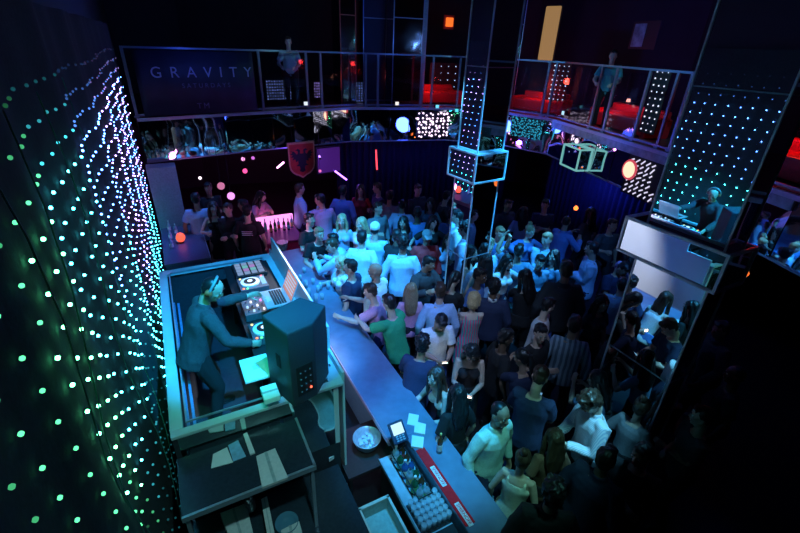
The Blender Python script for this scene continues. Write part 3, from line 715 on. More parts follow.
# PA speaker
sp = thing('pa_speaker', 'large black loudspeaker with a rear connector panel on the booth corner', 'speaker', rm(.75, 3.1, BZ+.035))
zt_, zb_ = 2.74, BZ+.036
def corner(px, py): return at(px, py, zt_)
cs = [corner(287, 334), corner(312.5, 323), corner(325, 305), corner(300, 297), corner(262, 315)]
ce = sum(cs, V())/5; m = MB(); N = 5
vs = []
for z, k in ((zb_, 1.0), (zb_+.02, 1.02), (zt_-.02, 1.02), (zt_, .995)): vs += [V((ce.x+(c.x-ce.x)*k, ce.y+(c.y-ce.y)*k, z)) for c in cs]
fs = [tuple(reversed(range(5))), tuple(range(15, 20))]
for r_ in range(3):
    for i in range(5): fs.append((r_*5+i, r_*5+(i+1) % 5, r_*5+5+(i+1) % 5, r_*5+5+i))
m.add(vs, fs); m.build('cabinet', mat('speaker_black', (.035, .045, .06), .55, scale=120, bump=.25), sp, bevel=.008)
def facequad(a, b, s0, s1, z0, z1, th, name, mt, sub=None):
    a, b = V((a.x, a.y, 0)), V((b.x, b.y, 0)); t_ = (b-a); n_ = V((t_.y, -t_.x, 0)).normalized()
    if n_.dot((a+b)/2-V((ce.x, ce.y, 0))) < 0: n_ = -n_
    c = a+t_*(s0+s1)/2+n_*.006; m = MB(); m.obox(c+ZZ*(z0+z1)/2, t_*(s1-s0)/2, n_*th, ZZ*(z1-z0)/2)
    return m.build(name, mt, sub or sp), c, t_, n_
pn_, c, t_, n_ = facequad(cs[0], cs[1], .2, .85, zb_+.10, zb_+.42, .006, 'connector_panel', M_black)
for i in range(4):
    for j in range(3):
        q = c+t_*(-.2+.2*j)+ZZ*(zb_+.15+.07*i)+n_*.008; m = MB(); m.tube([q, q+n_*.008], [.011, .009], 10)
        m.build('socket', glow('redpower', (1, .1, .05), 4) if (i, j) == (0, 2) else M_steel, pn_)
facequad(cs[4], cs[0], .45, .62, zb_+.36, zb_+.50, .004, 'handle', mat('handle_recess', (.003, .003, .003), .8, var=0))
facequad(cs[3], cs[4], .06, .94, zb_+.05, zt_-.05, .006, 'grille', mat('grille', (.02, .02, .02), .5, .5, scale=200, bump=.6))
m = MB()
for a in (cs[2],): m.tube([V((a.x, a.y, zb_+.1))+EE*.01, V((a.x, a.y, zb_+.1))+EE*.022], [.018, .014], 10)
m.build('knob', M_steel, sp)

# back counter behind the booth with papers and cartons
bc = thing('back_counter', 'dark stepped service counter below the booth, strewn with papers', 'counter', rm(.3, 2.6, 0))
m = MB(); m.rbox(-.40, .62, 2.42, 2.99, 1.67, 1.7); m.build('upper_shelf', mat('shelf_dark', (.025, .035, .05), .25), bc)
m = MB(); m.rbox(-.42, 1.0, 1.0, 2.98, .82, .86); m.build('counter_top', mat('shelf_dark', (.025, .035, .05), .25), bc)
m = MB(); m.rbox(-.42, 1.0, 1.0, 2.98, 0, .82); m.build('cabinet', M_black, bc)
m = MB(); m.rbox(-.40, .62, 2.41, 2.43, 1.66, 1.71); m.rbox(.60, .62, 2.42, 2.99, 1.66, 1.71); m.build('shelf_edge', M_trim, bc)
for e in (-.37, .59): m = MB(); m.rbox(e-.015, e+.015, 2.44, 2.47, .86, 1.67); m.build('shelf_post', M_trim, bc)
def sheet(name, label, cat, quad, z, h, mt, parts=True):
    P = [at(x, y, z+h) for x, y in quad]; c = sum(P, V())/4
    t = thing(name, label, cat, (c.x, c.y, z)); m = MB()
    vs = [V((p.x, p.y, z)) for p in P]+P; m.add(vs, [(3, 2, 1, 0), (4, 5, 6, 7), (0, 1, 5, 4), (1, 2, 6, 5), (2, 3, 7, 6), (3, 0, 4, 7)])
    m.build({'paper_sheet': 'page', 'carton': 'box_body', 'napkin_stack': 'napkins', 'towel': 'cloth'}[name], mt, t, bevel=.002)
    if name == 'carton':
        a, b = (P[0]+P[3])/2, (P[1]+P[2])/2; m = MB(); w = (P[3]-P[0])*.06; m.obox((a+b)/2+ZZ*.001, (b-a)/2, w, ZZ*.001); m.build('tape', mat('tape', (.4, .45, .45), .4), t)
    return t
pap = mat('paper', (.82, .82, .8), .7, scale=9, var=.06); papb = mat('blue_paper', (.25, .5, .7), .5, scale=20, var=.2); cart = mat('carton_white', (.7, .68, .66), .7, var=.08)
sheet('paper_sheet', 'white paper at the left on the counter shelf below the booth', 'paper', ((211, 468), (213, 454), (227, 447), (233, 462)), 1.7, .008, pap)
sheet('paper_sheet', 'bluish printed leaflet between the white papers on the shelf', 'paper', ((233, 461), (228, 445), (238, 440), (246, 456)), 1.7, .01, papb)
sheet('paper_sheet', 'narrow white strip of paper standing out right of the leaflet', 'paper', ((250, 454), (243, 434), (247, 432), (255, 452)), 1.7, .02, pap)
sheet('carton', 'white square carton on the shelf, right end below the speaker', 'box', ((262, 487), (256, 456), (275, 448), (288, 477)), 1.7, .03, cart)
sheet('carton', 'large white carton on the lower counter beside the silver bottle', 'box', ((232, 545), (220, 513), (246, 503), (256, 545)), .86, .1, cart)
sheet('carton', 'tall narrow white carton leaning at the right of the large one', 'box', ((268, 540), (261, 499), (267, 496), (276, 540)), .86, .16, cart)
sheet('carton', 'low white carton at the very bottom edge of the lower counter', 'box', ((281, 545), (281, 530), (299, 521), (306, 545)), .86, .06, cart)
sheet('napkin_stack', 'little stack of white napkins alone on the dark floor-side shelf left of the ice bowl', 'napkins', ((329, 459), (326, 446), (336, 440), (339, 452)), .9, .05, pap)

def bottle(name, label, p, h, r, body, lab, cap, group=None, cat='bottle', tilt=None):
    t = thing(name, label, cat, p, 0, group); m = MB()
    m.lathe(p, [(0, 0), (r, 0), (r, h*.58), (r*.8, h*.67), (r*.36, h*.76), (r*.34, h*.94), (0, h*.94)], 14); o = m.build('glass_body', body, t, True)
    m = MB(); m.lathe(p, [(r*1.02, h*.14), (r*1.03, h*.15), (r*1.03, h*.45), (r*1.02, h*.46)], 14); m.build('label', lab, t, True)
    m = MB(); m.lathe(p, [(0, h*.93), (r*.42, h*.93), (r*.42, h), (0, h)], 10); m.build('cap', cap, t)
    return t
gB = [mat('glass_green', (.02, .12, .05), .1, spec=.8, var=0), mat('glass_clear', (.35, .5, .6), .08, spec=.9, var=0), mat('glass_brown', (.10, .04, .015), .1, spec=.8, var=0), mat('glass_blue', (.03, .12, .35), .1, spec=.8, var=0)]
lB = [mat('label_white', (.8, .8, .78), .6), mat('label_teal', (.1, .55, .5), .6), mat('label_gold', (.6, .5, .15), .5), mat('label_green', (.2, .55, .2), .6), mat('label_red', (.55, .05, .05), .6)]
p = at(250, 503, .98); p.z = .86
t = bottle('steel_shaker', 'silver cocktail shaker bottle standing before the large carton', p, .34, .045, M_steel, mat('dull_steel', (.35, .42, .45), .4, .8), M_steel, cat='shaker')
def bowl(name, label, c, r, h, mt, cat):
    t = thing(name, label, cat, c); m = MB()
    m.lathe(c, [(0, 0), (r*.55, 0), (r*.85, h*.4), (r, h), (r*1.05, h), (r*1.05, h-.008), (r*.96, h-.01), (r*.82, h*.45), (r*.5, .012), (0, .012)], 26); m.build('bowl', mt, t, True); return t
p = at(287, 524, .9); p.z = .86; bowl('glass_bowl', 'round glass bowl on the lower counter at the bottom edge', p, .1, .07, mat('bowl_glass', (.1, .25, .35), .1, spec=.9, var=0), 'bowl')
p = at(367, 437, .86); ib = bowl('ice_bowl', 'round shiny steel ice bowl between the back counter and the bar', V((p.x, p.y, .70)), .155, .16, mat('bowl_steel', (.65, .66, .7), .3, .2), 'bowl')
m = MB()
for i in range(26): a = random.uniform(0, 6.28); rr = .09*math.sqrt(random.random()); m.obox(V((p.x+rr*math.cos(a), p.y+rr*math.sin(a), .79+random.uniform(0, .02))), (.014, .004, 0), (-.004, .014, .003), (0, -.003, .014))
o = m.build('ice', mat('ice', (.6, .75, .85), .1, spec=.9, var=0), ib)
o['kind'] = 'stuff'
t = thing('sink_stand', 'dark low stand carrying the steel ice bowl', 'stand', V((p.x, p.y, 0))); m = MB(); m.obox(V((p.x-.05, p.y-.0, .68)), EE*.3, DD*.32, ZZ*.02); m.build('stand_top', mat('stand_brown', (.06, .03, .03), .4), t)
for a in (-1, 1):
    for b in (-1, 1): m = MB(); m.obox(V((p.x-.05, p.y, .33))+EE*.27*a+DD*.29*b, EE*.02, DD*.02, ZZ*.33); m.build('leg', M_black, t)

# ------------------------------------------------------------------ bar
bar = thing('bar_counter', 'long blue-lit bar running from the bottom edge up to the booth', 'bar', rm(1.8, 4.4, 0))
M_bar = mat('bar_top', (.13, .2, .3), .3, scale=6, var=.15, bump=.05)
m = MB(); m.rbox(1.52, 2.1, 2.8, 7.9, 1.05, 1.1); m.rbox(1.71, 2.1, .9, 2.8, 1.05, 1.1); m.build('bar_top', M_bar, bar, bevel=.01)
m = MB(); m.rbox(1.73, 2.02, .95, 7.85, 0, 1.05); m.build('bar_body', mat('bar_body', (.12, .2, .28), .4), bar)
m = MB(); m.rbox(1.505, 1.52, 2.8, 7.9, 1.06, 1.105); m.build('edge_strip', mat('edge_pink', (.5, .35, .45), .3, .4), bar)
m = MB(); m.tube([rm(2.16, 1.0, .2), rm(2.16, 7.8, .2)], [.025, .025], 10); m.build('foot_rail', M_steel, bar)
ws = thing('bar_well', 'pale lower work counter behind the bar holding the bottles and glasses', 'counter', rm(1.2, 2.2, 0))
m = MB(); m.rbox(1.39, 1.705, .8, 2.79, .90, .93); m.build('well_top', mat('well_top', (.38, .48, .56), .35, scale=8, var=.2), ws)
m = MB(); m.rbox(1.41, 1.69, .82, 2.77, 0, .9); m.build('well_body', M_black, ws)
m = MB(); m.rbox(1.38, 1.39, .8, 2.79, .9, .945); m.build('lip', M_trim, ws)
t = thing('ice_bin', 'open low bin with a cream rim left of the work counter', 'bin', rm(1.2, 2.0, 0))
m = MB(); a, b, c, d = 1.03, 1.36, 1.5, 2.5
m.rbox(a, b, c, c+.02, .0, .72); m.rbox(a, b, d-.02, d, 0, .72); m.rbox(a, a+.02, c, d, 0, .72); m.rbox(b-.02, b, c, d, 0, .72); m.rbox(a, b, c, d, .52, .56); m.build('bin_body', mat('bin_green', (.3, .42, .38), .5), t)
m = MB(); m.rbox(a-.01, b+.005, c-.01, c+.02, .72, .735); m.rbox(a-.01, b+.005, d-.02, d+.01, .72, .735); m.rbox(a-.01, a+.02, c, d, .72, .735); m.rbox(b-.02, b+.005, c, d, .72, .735); m.build('rim', mat('bin_rim', (.6, .58, .5), .5), t)
# bottle rack
rk = thing('bottle_rack', 'black wire rack holding the row of liquor bottles', 'rack', rm(1.40, 2.35, .93))
def onz(px, py, z): p = at(px, py, z); return p.dot(EE), p.dot(DD)
e0, d0_ = onz(399, 449, 1.1); e1, d1_ = onz(422, 489, 1.1)
RE = (e0+e1)/2+.01
m = MB()
for z in (.935, 1.04):
    m.rbox(RE-.075, RE+.075, d1_-.05, d1_-.04, z, z+.008); m.rbox(RE-.075, RE+.075, d0_+.04, d0_+.05, z, z+.008); m.rbox(RE-.08, RE-.07, d1_-.05, d0_+.05, z, z+.008); m.rbox(RE+.07, RE+.08, d1_-.05, d0_+.05, z, z+.008)
m.build('rack_frame', M_black, rk)
names = ['clear bottle with a pale label, farthest in the rack', 'green bottle with a teal label, second from the terminal', 'blue bottle with a white label in the middle of the rack', 'clear bottle with a gold label just past the rack middle', 'green bottle with a green label, second from the glasses', 'clear bottle with a teal label beside the glasses']
for i in range(6):
    d = d0_+(d1_-d0_)*i/5
    for s in (-1,): bottle('liquor_bottle', names[i], rm(RE-.038, d, .935), .24, .036, gB[[1, 0, 3, 1, 0, 1][i]], lB[[0, 1, 0, 2, 3, 1][i]], M_steel if i % 2 else M_white, 'liquor bottles in the rack')
for i in range(6):
    d = d0_+(d1_-d0_)*(i)/5
    bottle('liquor_bottle', ['short dark mixer bottle beside the bar wall, nearest the terminal', 'brown mixer bottle on the bar side, second from the terminal', 'blue mixer bottle on the bar side, third from the terminal', 'green mixer bottle on the bar side, fourth from the terminal', 'brown mixer bottle on the bar side, fifth from the terminal', 'clear mixer bottle on the bar side next to the glasses'][i], rm(RE+.036, d, .935), .21, .033, gB[[2, 2, 3, 0, 2, 1][i]], lB[[4, 0, 1, 0, 1, 3][i]], M_black, 'liquor bottles in the rack')
# glasses in a 6 x 5 grid, upside down
gl_m = mat('glassware', (.5, .62, .7), .08, spec=1, var=0, trans=.3)
def tumbler(c, h=.10, r=.032, inv=False, mt=None):
    m = MB()
    prof = [(0, 0), (r*.78, 0), (r, h), (r*.93, h), (r*.72, .012), (0, .012)]
    if inv: prof = [(a, h-b) for a, b in prof]
    m.lathe(c, prof, 12); return m.build('tumbler', mt or gl_m, None, True)
ge, gd = onz(433, 505, 1.03); ge = 1.56
gt = thing('glass_mat', 'dark rubber mat under the block of clean glasses', 'mat', rm(ge, gd, .93)); m = MB(); m.rbox(ge-.17, ge+.145, gd-.17, gd+.16, .932, .938); m.build('mat_sheet', M_black, gt)
src = None; rown = ['nearest the bottles', 'second row from the bottles', 'third row from the bottles', 'fourth row from the bottles', 'row beside the black tray']; coln = ['outermost at the ice bin side', 'second from the bin side', 'third from the bin side', 'third from the red mat', 'second from the red mat', 'closest to the red mat']
for i in range(6):
    for j in range(5):
        c = rm(ge-.14+.054*i, gd+.12-.062*j, .939)
        if src is None: src = tumbler(V((0, 0, 0)), .1, .026); o = src
        else: o = src.copy(); C.objects.link(o)
        o.location = c; tag(o, 'clean empty tumbler, '+rown[j]+', '+coln[i], 'glass', 'clean tumblers beside the bottle rack')
te, td = 1.56, gd-.31
t = thing('garnish_tray', 'black tray at the bottom edge with a lemon on it', 'tray', rm(te, td, .93)); m = MB(); m.rbox(te-.16, te+.14, td-.16, td+.12, .932, .955); m.build('tray', M_black, t, bevel=.008)
p = rm(te-.02, td+.02, 0); t = thing('lemon', 'yellow-green lemon lying on the black tray', 'fruit', V((p.x, p.y, .96)))
m = MB(); m.lathe(V((p.x, p.y, .962)), [(0, 0), (.012, .004), (.024, .018), (.028, .038), (.024, .058), (.012, .07), (.006, .08), (0, .082)], 14); m.build('fruit', mat('lemon', (.6, .62, .12), .5, bump=.3, scale=80), t, True)
# red bar mat with lettering, on the bar
ea, da = onz(420, 449, 1.105); eb, db = onz(466, 527, 1.105); ec = max((ea+eb)/2, 1.765)
_m.pop('mat_red', None); mt_ = thing('bar_mat', 'long red rubber bar mat with white lettering along the bar edge', 'bar mat', rm(ec, (da+db)/2, 1.1))
m = MB(); m.rbox(ec-.05, ec+.05, db, da, 1.101, 1.109); m.build('mat_rubber', mat('mat_red', (.85, .02, .03), .9, var=.08, spec=.1), mt_)
for k, (x, y) in enumerate(((434, 478), (460, 516))):
    e_, d_ = onz(x, y, 1.11); m = MB(); m.rbox(ec-.024, ec+.024, d_-.12, d_+.12, 1.109, 1.1105); m.build('printed_box', mat('mat_label', (.75, .72, .75), .6), mt_)
    text('SMIRNOFF', .045, rm(ec, d_, 1.1115), -DD, EE, mat('mat_red', (.5, .02, .03), .6), mt_, .0006, 1.0)
# payment terminal
e_, d_ = onz(398, 433, 1.2); t = thing('till_terminal', 'upright payment terminal with a bright screen at the head of the bottle rack', 'terminal', rm(e_, d_, 1.1))
tc_ = at(398, 432, 1.27)
base = V((tc_.x, tc_.y, 1.1))
m = MB(); m.obox(base+ZZ*.01, EE*.07, DD*.07, ZZ*.01); m.build('base', M_black, t, bevel=.004)
m = MB(); m.tube([base+ZZ*.02, base+ZZ*.12], [.02, .018], 10); m.build('neck', M_black, t)
un = (ZZ*.8-DD*.6).normalized(); uy = (DD*.8+ZZ*.6).normalized()
m = MB(); m.obox(base+ZZ*.17, EE*.085, uy*.11, un*.018); m.build('body', mat('term_navy', (.03, .05, .10), .35), t, bevel=.012)
m = MB(); m.obox(base+ZZ*.17+un*.0185+uy*.03, EE*.062, uy*.055, un*.002); m.build('screen', glow('termscreen', (.5, .8, 1), 1.3), t)
m = MB()
for i in range(3):
    for j in range(3): m.obox(base+ZZ*.17+un*.02+uy*(-.04-.022*j)+EE*(-.035+.035*i), EE*.012, uy*.007, un*.003)
m.build('keypad', mat('keys_grey', (.35, .4, .5), .5), t)
for i, (q, lb) in enumerate(((((407, 424), (409, 413), (419, 415), (417, 426)), 'square white napkin stack on the bar nearest the booth end'), (((414, 432), (415, 421), (426, 424), (425, 434)), 'middle white napkin stack on the bar'), (((411, 446), (412, 435), (424, 437), (423, 448)), 'white napkin stack right above the red mat'))):
    sheet('napkin_stack', lb, 'napkins', q, 1.1, .012+.006*i, pap)
p = at(439, 452, 1.1); bottle('beer_bottle', 'tall brown beer bottle standing on the bar beside the leaning woman', p, .27, .03, gB[2], lB[0], lB[2])

# drinks on the far bar top
spots = [(300, 276), (306, 283), (313, 279), (318, 287), (309, 291), (322, 294), (328, 284), (316, 297), (304, 268)]
dl = ['beside the laptop lid', 'just past the laptop', 'in the middle of the far bar', 'nearest the seated pair', 'behind the speaker top', 'by the man in beige', 'before the white-capped drinker', 'closest to the speaker corner', 'farthest up the bar']
for i, (x, y) in enumerate(spots):
    p = at(x, y, 1.2); p.z = 1.1; h = [.12, .15, .1][i % 3]
    t = thing('drink_glass', ['short clear', 'tall pale blue', 'small clear'][i % 3]+' drink glass on the bar, '+dl[i], 'glass', p, 0, 'drinks on the far end of the bar')
    m = MB(); r = .034; m.lathe(p, [(0, 0), (r*.8, 0), (r, h), (r*.94, h), (r*.74, .012), (0, .012)], 12); m.build('glass', gl_m, t, True)
    m = MB(); m.lathe(p, [(0, .013), (r*.72, .013), (r*.88, h*.7), (0, h*.7)], 12); m.build('drink', mat('drink%d' % (i % 3), [(.2, .6, .8), (.6, .75, .8), (.5, .2, .3)][i % 3], .2, var=0), t, True)

# bottle service table with pink light
pt = at(280, 232, 1.0); te, td = pt.dot(EE), pt.dot(DD); te0, td0 = te, td
t = thing('bottle_service_table', 'glossy magenta-lit table crowded with bottles behind the booth', 'table', rm(te, td, 0))
m = MB(); m.rbox(te-.45, te+.42, td-.45, td+.5, .92, .96); m.build('table_top', mat('table_plum', (.35, .08, .2), .25), t, bevel=.01)
m = MB(); m.rbox(te-.4, te+.38, td-.4, td+.45, 0, .92); m.build('cabinet', mat('table_red', (.3, .02, .08), .35), t)
m = MB(); m.rbox(te-.42, te+.40, td+.35, td+.42, .96, 1.25); m.build('light_screen', glow('pinkpanel', (1, .3, .85), 1.6), t)
lbp = ['left end', 'second from the left end', 'third from the left end', 'middle left', 'middle right', 'third from the right end', 'second from the right end', 'right end']
for i in range(8):
    c = rm(te-.36+.1*i, td+.2+.06*math.sin(i*2), .96); bottle('spirit_bottle', ['green', 'clear', 'brown'][i % 3]+' spirit bottle before the pink light screen, '+lbp[i], c, .27+.03*(i % 2), .035, gB[[0, 1, 2][i % 3]], lB[i % 5], M_white if i % 2 else M_black, 'bottles on the pink lit table')
c = at(283, 249, 1.0); c.z = .96; bowl('ice_bucket', 'white ice bucket heaped with a cloth at the table front', V((c.x, c.y, .96)), .11, .2, mat('bucket_white', (.75, .85, .9), .4), 'bucket')
# counter at the far end of the light curtain with a small red lamp
t = thing('side_counter', 'dark service counter with a light top at the end of the light curtain', 'counter', rm(-.1, 9.0, 0)); m = MB(); m.rbox(-.4, .35, 8.3, 10.2, 0, 1.0); m.build('cabinet', mat('counter_blue', (.05, .07, .16), .4), t)
m = MB(); m.rbox(-.42, .38, 8.28, 10.2, 1.0, 1.04); m.build('counter_top', mat('counter_pale', (.08, .1, .16), .4), t); m = MB(); m.rbox(.375, .39, 8.28, 10.2, .95, 1.05); m.build('edge_strip', M_trim, t)
for i in range(5):
    c = rm(-.25+.12*(i % 2), 9.0+.24*i, 1.04); bottle('water_bottle', 'pale water bottle on the counter by the curtain, '+['nearest of its row', 'second of its row', 'middle of its row', 'fourth of its row', 'farthest of its row'][i], c, .25, .034, gB[1], lB[0], M_white, 'water bottles on the side counter')
c = at(181, 240, 1.1); t = thing('red_lamp', 'small glowing red-orange lamp at the foot of the light curtain', 'lamp', V((c.x, c.y, 1.04))); m = MB(); m.ball(V((c.x, c.y, 1.16)), (.09, .09, .1), 14, 10); m.build('globe', glow('redlamp', (1, .1, .05), 1.6), t, True); m = MB(); m.lathe(V((c.x, c.y, 1.04)), [(0, 0), (.05, 0), (.04, .04), (0, .04)], 12); m.build('base', M_black, t)
# pale pillar under the balcony end
pc = at(165, 200, 1.3); t = thing('square_pillar', 'pale square pillar under the balcony at the far end of the light curtain', 'pillar', rm(-.3, 10.7, 0)); m = MB(); m.rbox(-.45, .12, 10.5, 10.9, 0, ZB); m.build('shaft', mat('pillar_lilac', (.4, .38, .5), .5), t); m = MB(); m.rbox(-.47, .14, 10.48, 10.92, 0, .12); m.build('base_block', mat('pillar_base', (.2, .2, .3), .5), t)

# ------------------------------------------------------------------ under the balcony
# pleated dark curtain on the far lower wall
t = thing('pleated_curtain', 'long dark blue pleated curtain under the far balcony behind the crowd', 'curtain', V((0, 14.6, 0)))
m = MB(); A, B = V((-2.2, 13.9, 0)), V((3.6, 15.0, 0)); 
def pleats(m, A, B):
    dd = (B-A).normalized(); nn2 = V((-dd.y, dd.x, 0)); L = (B-A).length; n = int(L*36)
    for i in range(n+1):
        q = A+dd*L*i/n+nn2*.06*math.sin(i*.9); m.v += [tuple(q+ZZ*.02), tuple(q+ZZ*2.9)]
    for i in range(n): m.f.append((2*i, 2*i+2, 2*i+3, 2*i+1)); m.mi.append(0)
pleats(m, A, B)
o = m.build('cloth', mat('curtain_blue', (.02, .03, .12), .8), t, True); o.modifiers.new('t', 'SOLIDIFY').thickness = .01
t2_ = thing('pleated_curtain', 'dark blue pleated drape hanging below the right side of the balcony', 'curtain', V((5.6, 11, 0))); m = MB(); pleats(m, V((4.6, 13.6, 0)), V((6.6, 8.0, 0)))
o = m.build('cloth', mat('curtain_blue', (.02, .03, .12), .8), t2_, True); o.modifiers.new('t', 'SOLIDIFY').thickness = .01
# neon tubes and small pink lights
def neon(label, a, b, col, s, cat='light tube', r=.022, name='light_tube'):
    a, b = V(a), V(b); t = thing(name, label, cat, a); m = MB(); m.tube([a, b], [r, r], 8); m.build('tube', glow('neon_%s' % label[:12], col, s), t, True)
    m = MB(); u = (b-a).normalized(); m.tube([a-u*.04, a], [r*1.3, r*1.3], 8); m.tube([b, b+u*.04], [r*1.3, r*1.3], 8); m.build('end_cap', M_black, t)
neon('violet slanting light tube under the balcony right of the pennant', at(335, 171, 1.9), at(347, 180, 1.7), (.35, .12, 1), 6)
neon('upright red light tube beside the pleated curtain', at(376, 150, 2.1), at(377, 170, 1.6)+V((0, 0, -.0)), (1, .05, .08), 2.5)
neon('bright magenta slanting light tube left of the pennant', at(277, 168, 1.9), at(284, 162, 2.05), (1, .35, .9), 6)
neon('thin violet light tube high behind the pennant', at(318, 153, 2.2), at(320, 158, 2.1), (.4, .2, 1), 6)
for i, (x, y, z, col, s, r, lb) in enumerate(((243, 159, 2.0, (1, .35, .75), 5, .05, 'pink ball lamp under the balcony, left one of the upper pair'), (253, 158, 2.0, (.8, .2, .9), 3, .045, 'violet ball lamp under the balcony, right one of the upper pair'), (245, 171, 1.8, (1, .08, .3), 6, .06, 'crimson ball lamp below the upper pair'), (221, 186, 1.6, (1, .3, .6), 2, .09, 'dim rose ball lamp behind the people in black'), (200, 178, 1.7, (1, .85, .95), 6, .04, 'tiny white lamp left of the rose one'), (231, 196, 1.45, (.85, .3, .9), 5, .09, 'violet ball lamp just over the woman in black'), (320, 171, 1.8, (1, .2, .6), 3, .04, 'small pink lamp right of the pennant tip'))):
    p = at(x, y, z); t = thing('ball_lamp', lb, 'lamp', p, 0, 'pink ball lamps under the balcony'); m = MB(); m.ball(p, r, 10, 8); m.build('globe', glow('ball%d' % i, col, s*.3), t, True)
    m = MB(); m.tube([p+ZZ*r*.9, V((p.x, p.y, 3.0))], [.006, .006], 6); m.build('hanging_wire', M_black, t)
t = thing('violet_panel', 'square violet backlit wall panel right of the pennant', 'light panel', at(328, 160, 2.0)); pa = at(329, 160, 2.0); m = MB(); m.obox(pa, tf*.32, nf*.02, ZZ*.32); m.build('panel', glow('vpanel', (.12, .02, .35), .35), t); m = MB(); m.obox(pa+nf*.03, tf*.36, nf*.01, ZZ*.36); m.build('frame', M_black, t)
# red hanging lamps at the right; the large one stands for an orange-red blob
for i, (x, y, z, rr, lb) in enumerate(((742, 272, 1.9, .10, 'orange-red shaded lamp hanging below the right balcony front'), (576, 208, 1.9, .05, 'small red hanging lamp over the back of the crowd'))):
    p = at(x, y, z); t = thing('hanging_lamp', lb, 'lamp', p); m = MB(); m.lathe(p, [(0, -rr), (rr*.7, -rr*.8), (rr, 0), (rr*.5, rr*.8), (.01, rr)], 12); m.build('shade', glow('hang%d' % i, (1, .18, .03), 1.2+2*i), t, True); m = MB(); m.tube([p+ZZ*rr, V((p.x, p.y, 3.0 if i else 2.6))], [.005, .005], 6); m.build('cord', M_black, t)

# ------------------------------------------------------------------ right fascia features
def fpt(px, py, off=.08):
    p, t = hit(px, py); n = V((-t.y, t.x, 0)); r = ray(px, py); q = p-n*off
    return q+ZZ*(CZ+r.z*(math.hypot(q.x, q.y)/math.hypot(r.x, r.y))), t, n
q, t_, n_ = fpt(583, 158, .2)
t = thing('lit_display_box', 'small glass box with glowing cyan edges on the right balcony front', 'display box', q-ZZ*.25)
a, b, c = t_*.34, n_*.16, ZZ*.24
m = MB(); w = .016
for i in (-1, 1):
    for j in (-1, 1):
        m.obox(q+b*i+c*j, a, n_*w, ZZ*w); m.obox(q+a*i+c*j, b+n_*0, t_*w, ZZ*w); m.obox(q+a*i+b*j, c, t_*w, n_*w)
m.build('frame', glow('boxedge', (.35, .95, .95), .45), t)  # glow added to give the box its bright edges
m = MB(); m.obox(q, a*.98, b*.96, c*.98); m.build('mirror_core', mirror('core', (.5, .8, .85), .05, .3, 4), t)
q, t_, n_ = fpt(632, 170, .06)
t = thing('round_wall_lamp', 'round warm white lamp with a red edge on the right balcony front', 'lamp', q)  # glowing disc added in place of a bright reflected spot
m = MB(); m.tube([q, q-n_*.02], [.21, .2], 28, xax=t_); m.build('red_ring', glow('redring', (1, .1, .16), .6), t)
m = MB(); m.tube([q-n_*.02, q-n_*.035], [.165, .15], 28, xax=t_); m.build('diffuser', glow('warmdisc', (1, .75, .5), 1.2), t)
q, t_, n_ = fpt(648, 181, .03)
t = thing('patterned_light_panel', 'panel of slanting white light bars beside the round lamp', 'light panel', q)  # stripes of the same reflection, added as glowing bars
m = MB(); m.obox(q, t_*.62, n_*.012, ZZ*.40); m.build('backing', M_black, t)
m = MB()
for i in range(8):
    for j in range(7):
        if i < 3 and j > 1: continue
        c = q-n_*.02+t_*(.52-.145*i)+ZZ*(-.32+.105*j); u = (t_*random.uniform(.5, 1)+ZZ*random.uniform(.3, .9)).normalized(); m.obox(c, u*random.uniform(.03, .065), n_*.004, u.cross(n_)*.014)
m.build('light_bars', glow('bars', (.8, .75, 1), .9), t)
def panelq(name, label, px, py, w, h, mt, cat, dots=None, off=.05):
    q, t_, n_ = fpt(px, py, off); t = thing(name, label, cat, q); m = MB(); m.obox(q, t_*w, n_*.012, ZZ*h); m.build('panel', mt, t)
    m = MB()
    for s in (-1, 1): m.obox(q+t_*w*s, t_*.01, n_*.02, ZZ*(h+.01)); m.obox(q+ZZ*h*s, t_*w, n_*.02, ZZ*.01)
    m.build('frame', M_trim, t)
# sparkle light panel on far fascia right part and cyan frosted one
def dotpanel(label, base, t_, n_, w, h, nx_, nz_, col, s, r=.018, jit=.0, name='led_panel'):
    t = thing(name, label, 'light panel', base-ZZ*h); m = MB(); m.obox(base+n_*.02, t_*w, n_*.01, ZZ*h); m.build('backing', M_black, t)
    m = MB()
    for i in range(nx_):
        for j in range(nz_):
            c = base+t_*(-w+2*w*(i+.5)/nx_+random.uniform(-jit, jit))+ZZ*(-h+2*h*(j+.5)/nz_+random.uniform(-jit, jit)); m.ball(c, r*random.uniform(.7, 1.1 if not jit else 1.35), 6, 4)
    m.build('light_dots', glow('dots_'+label[:10], col, s*.6), t)
q, t_, n_ = fpt(436, 125, .05); dotpanel('sparkling white and pink light panel on the far balcony front left of the middle column', q, t_, n_, .62, .36, 11, 7, (1, .75, 1), 3.2, .03, .035)
q, t_, n_ = fpt(527, 128, .05); dotpanel('cyan speckled light panel on the balcony front right of the middle column', q, t_, n_, .5, .26, 22, 9, (.05, .65, 1), .9, .016, .03)
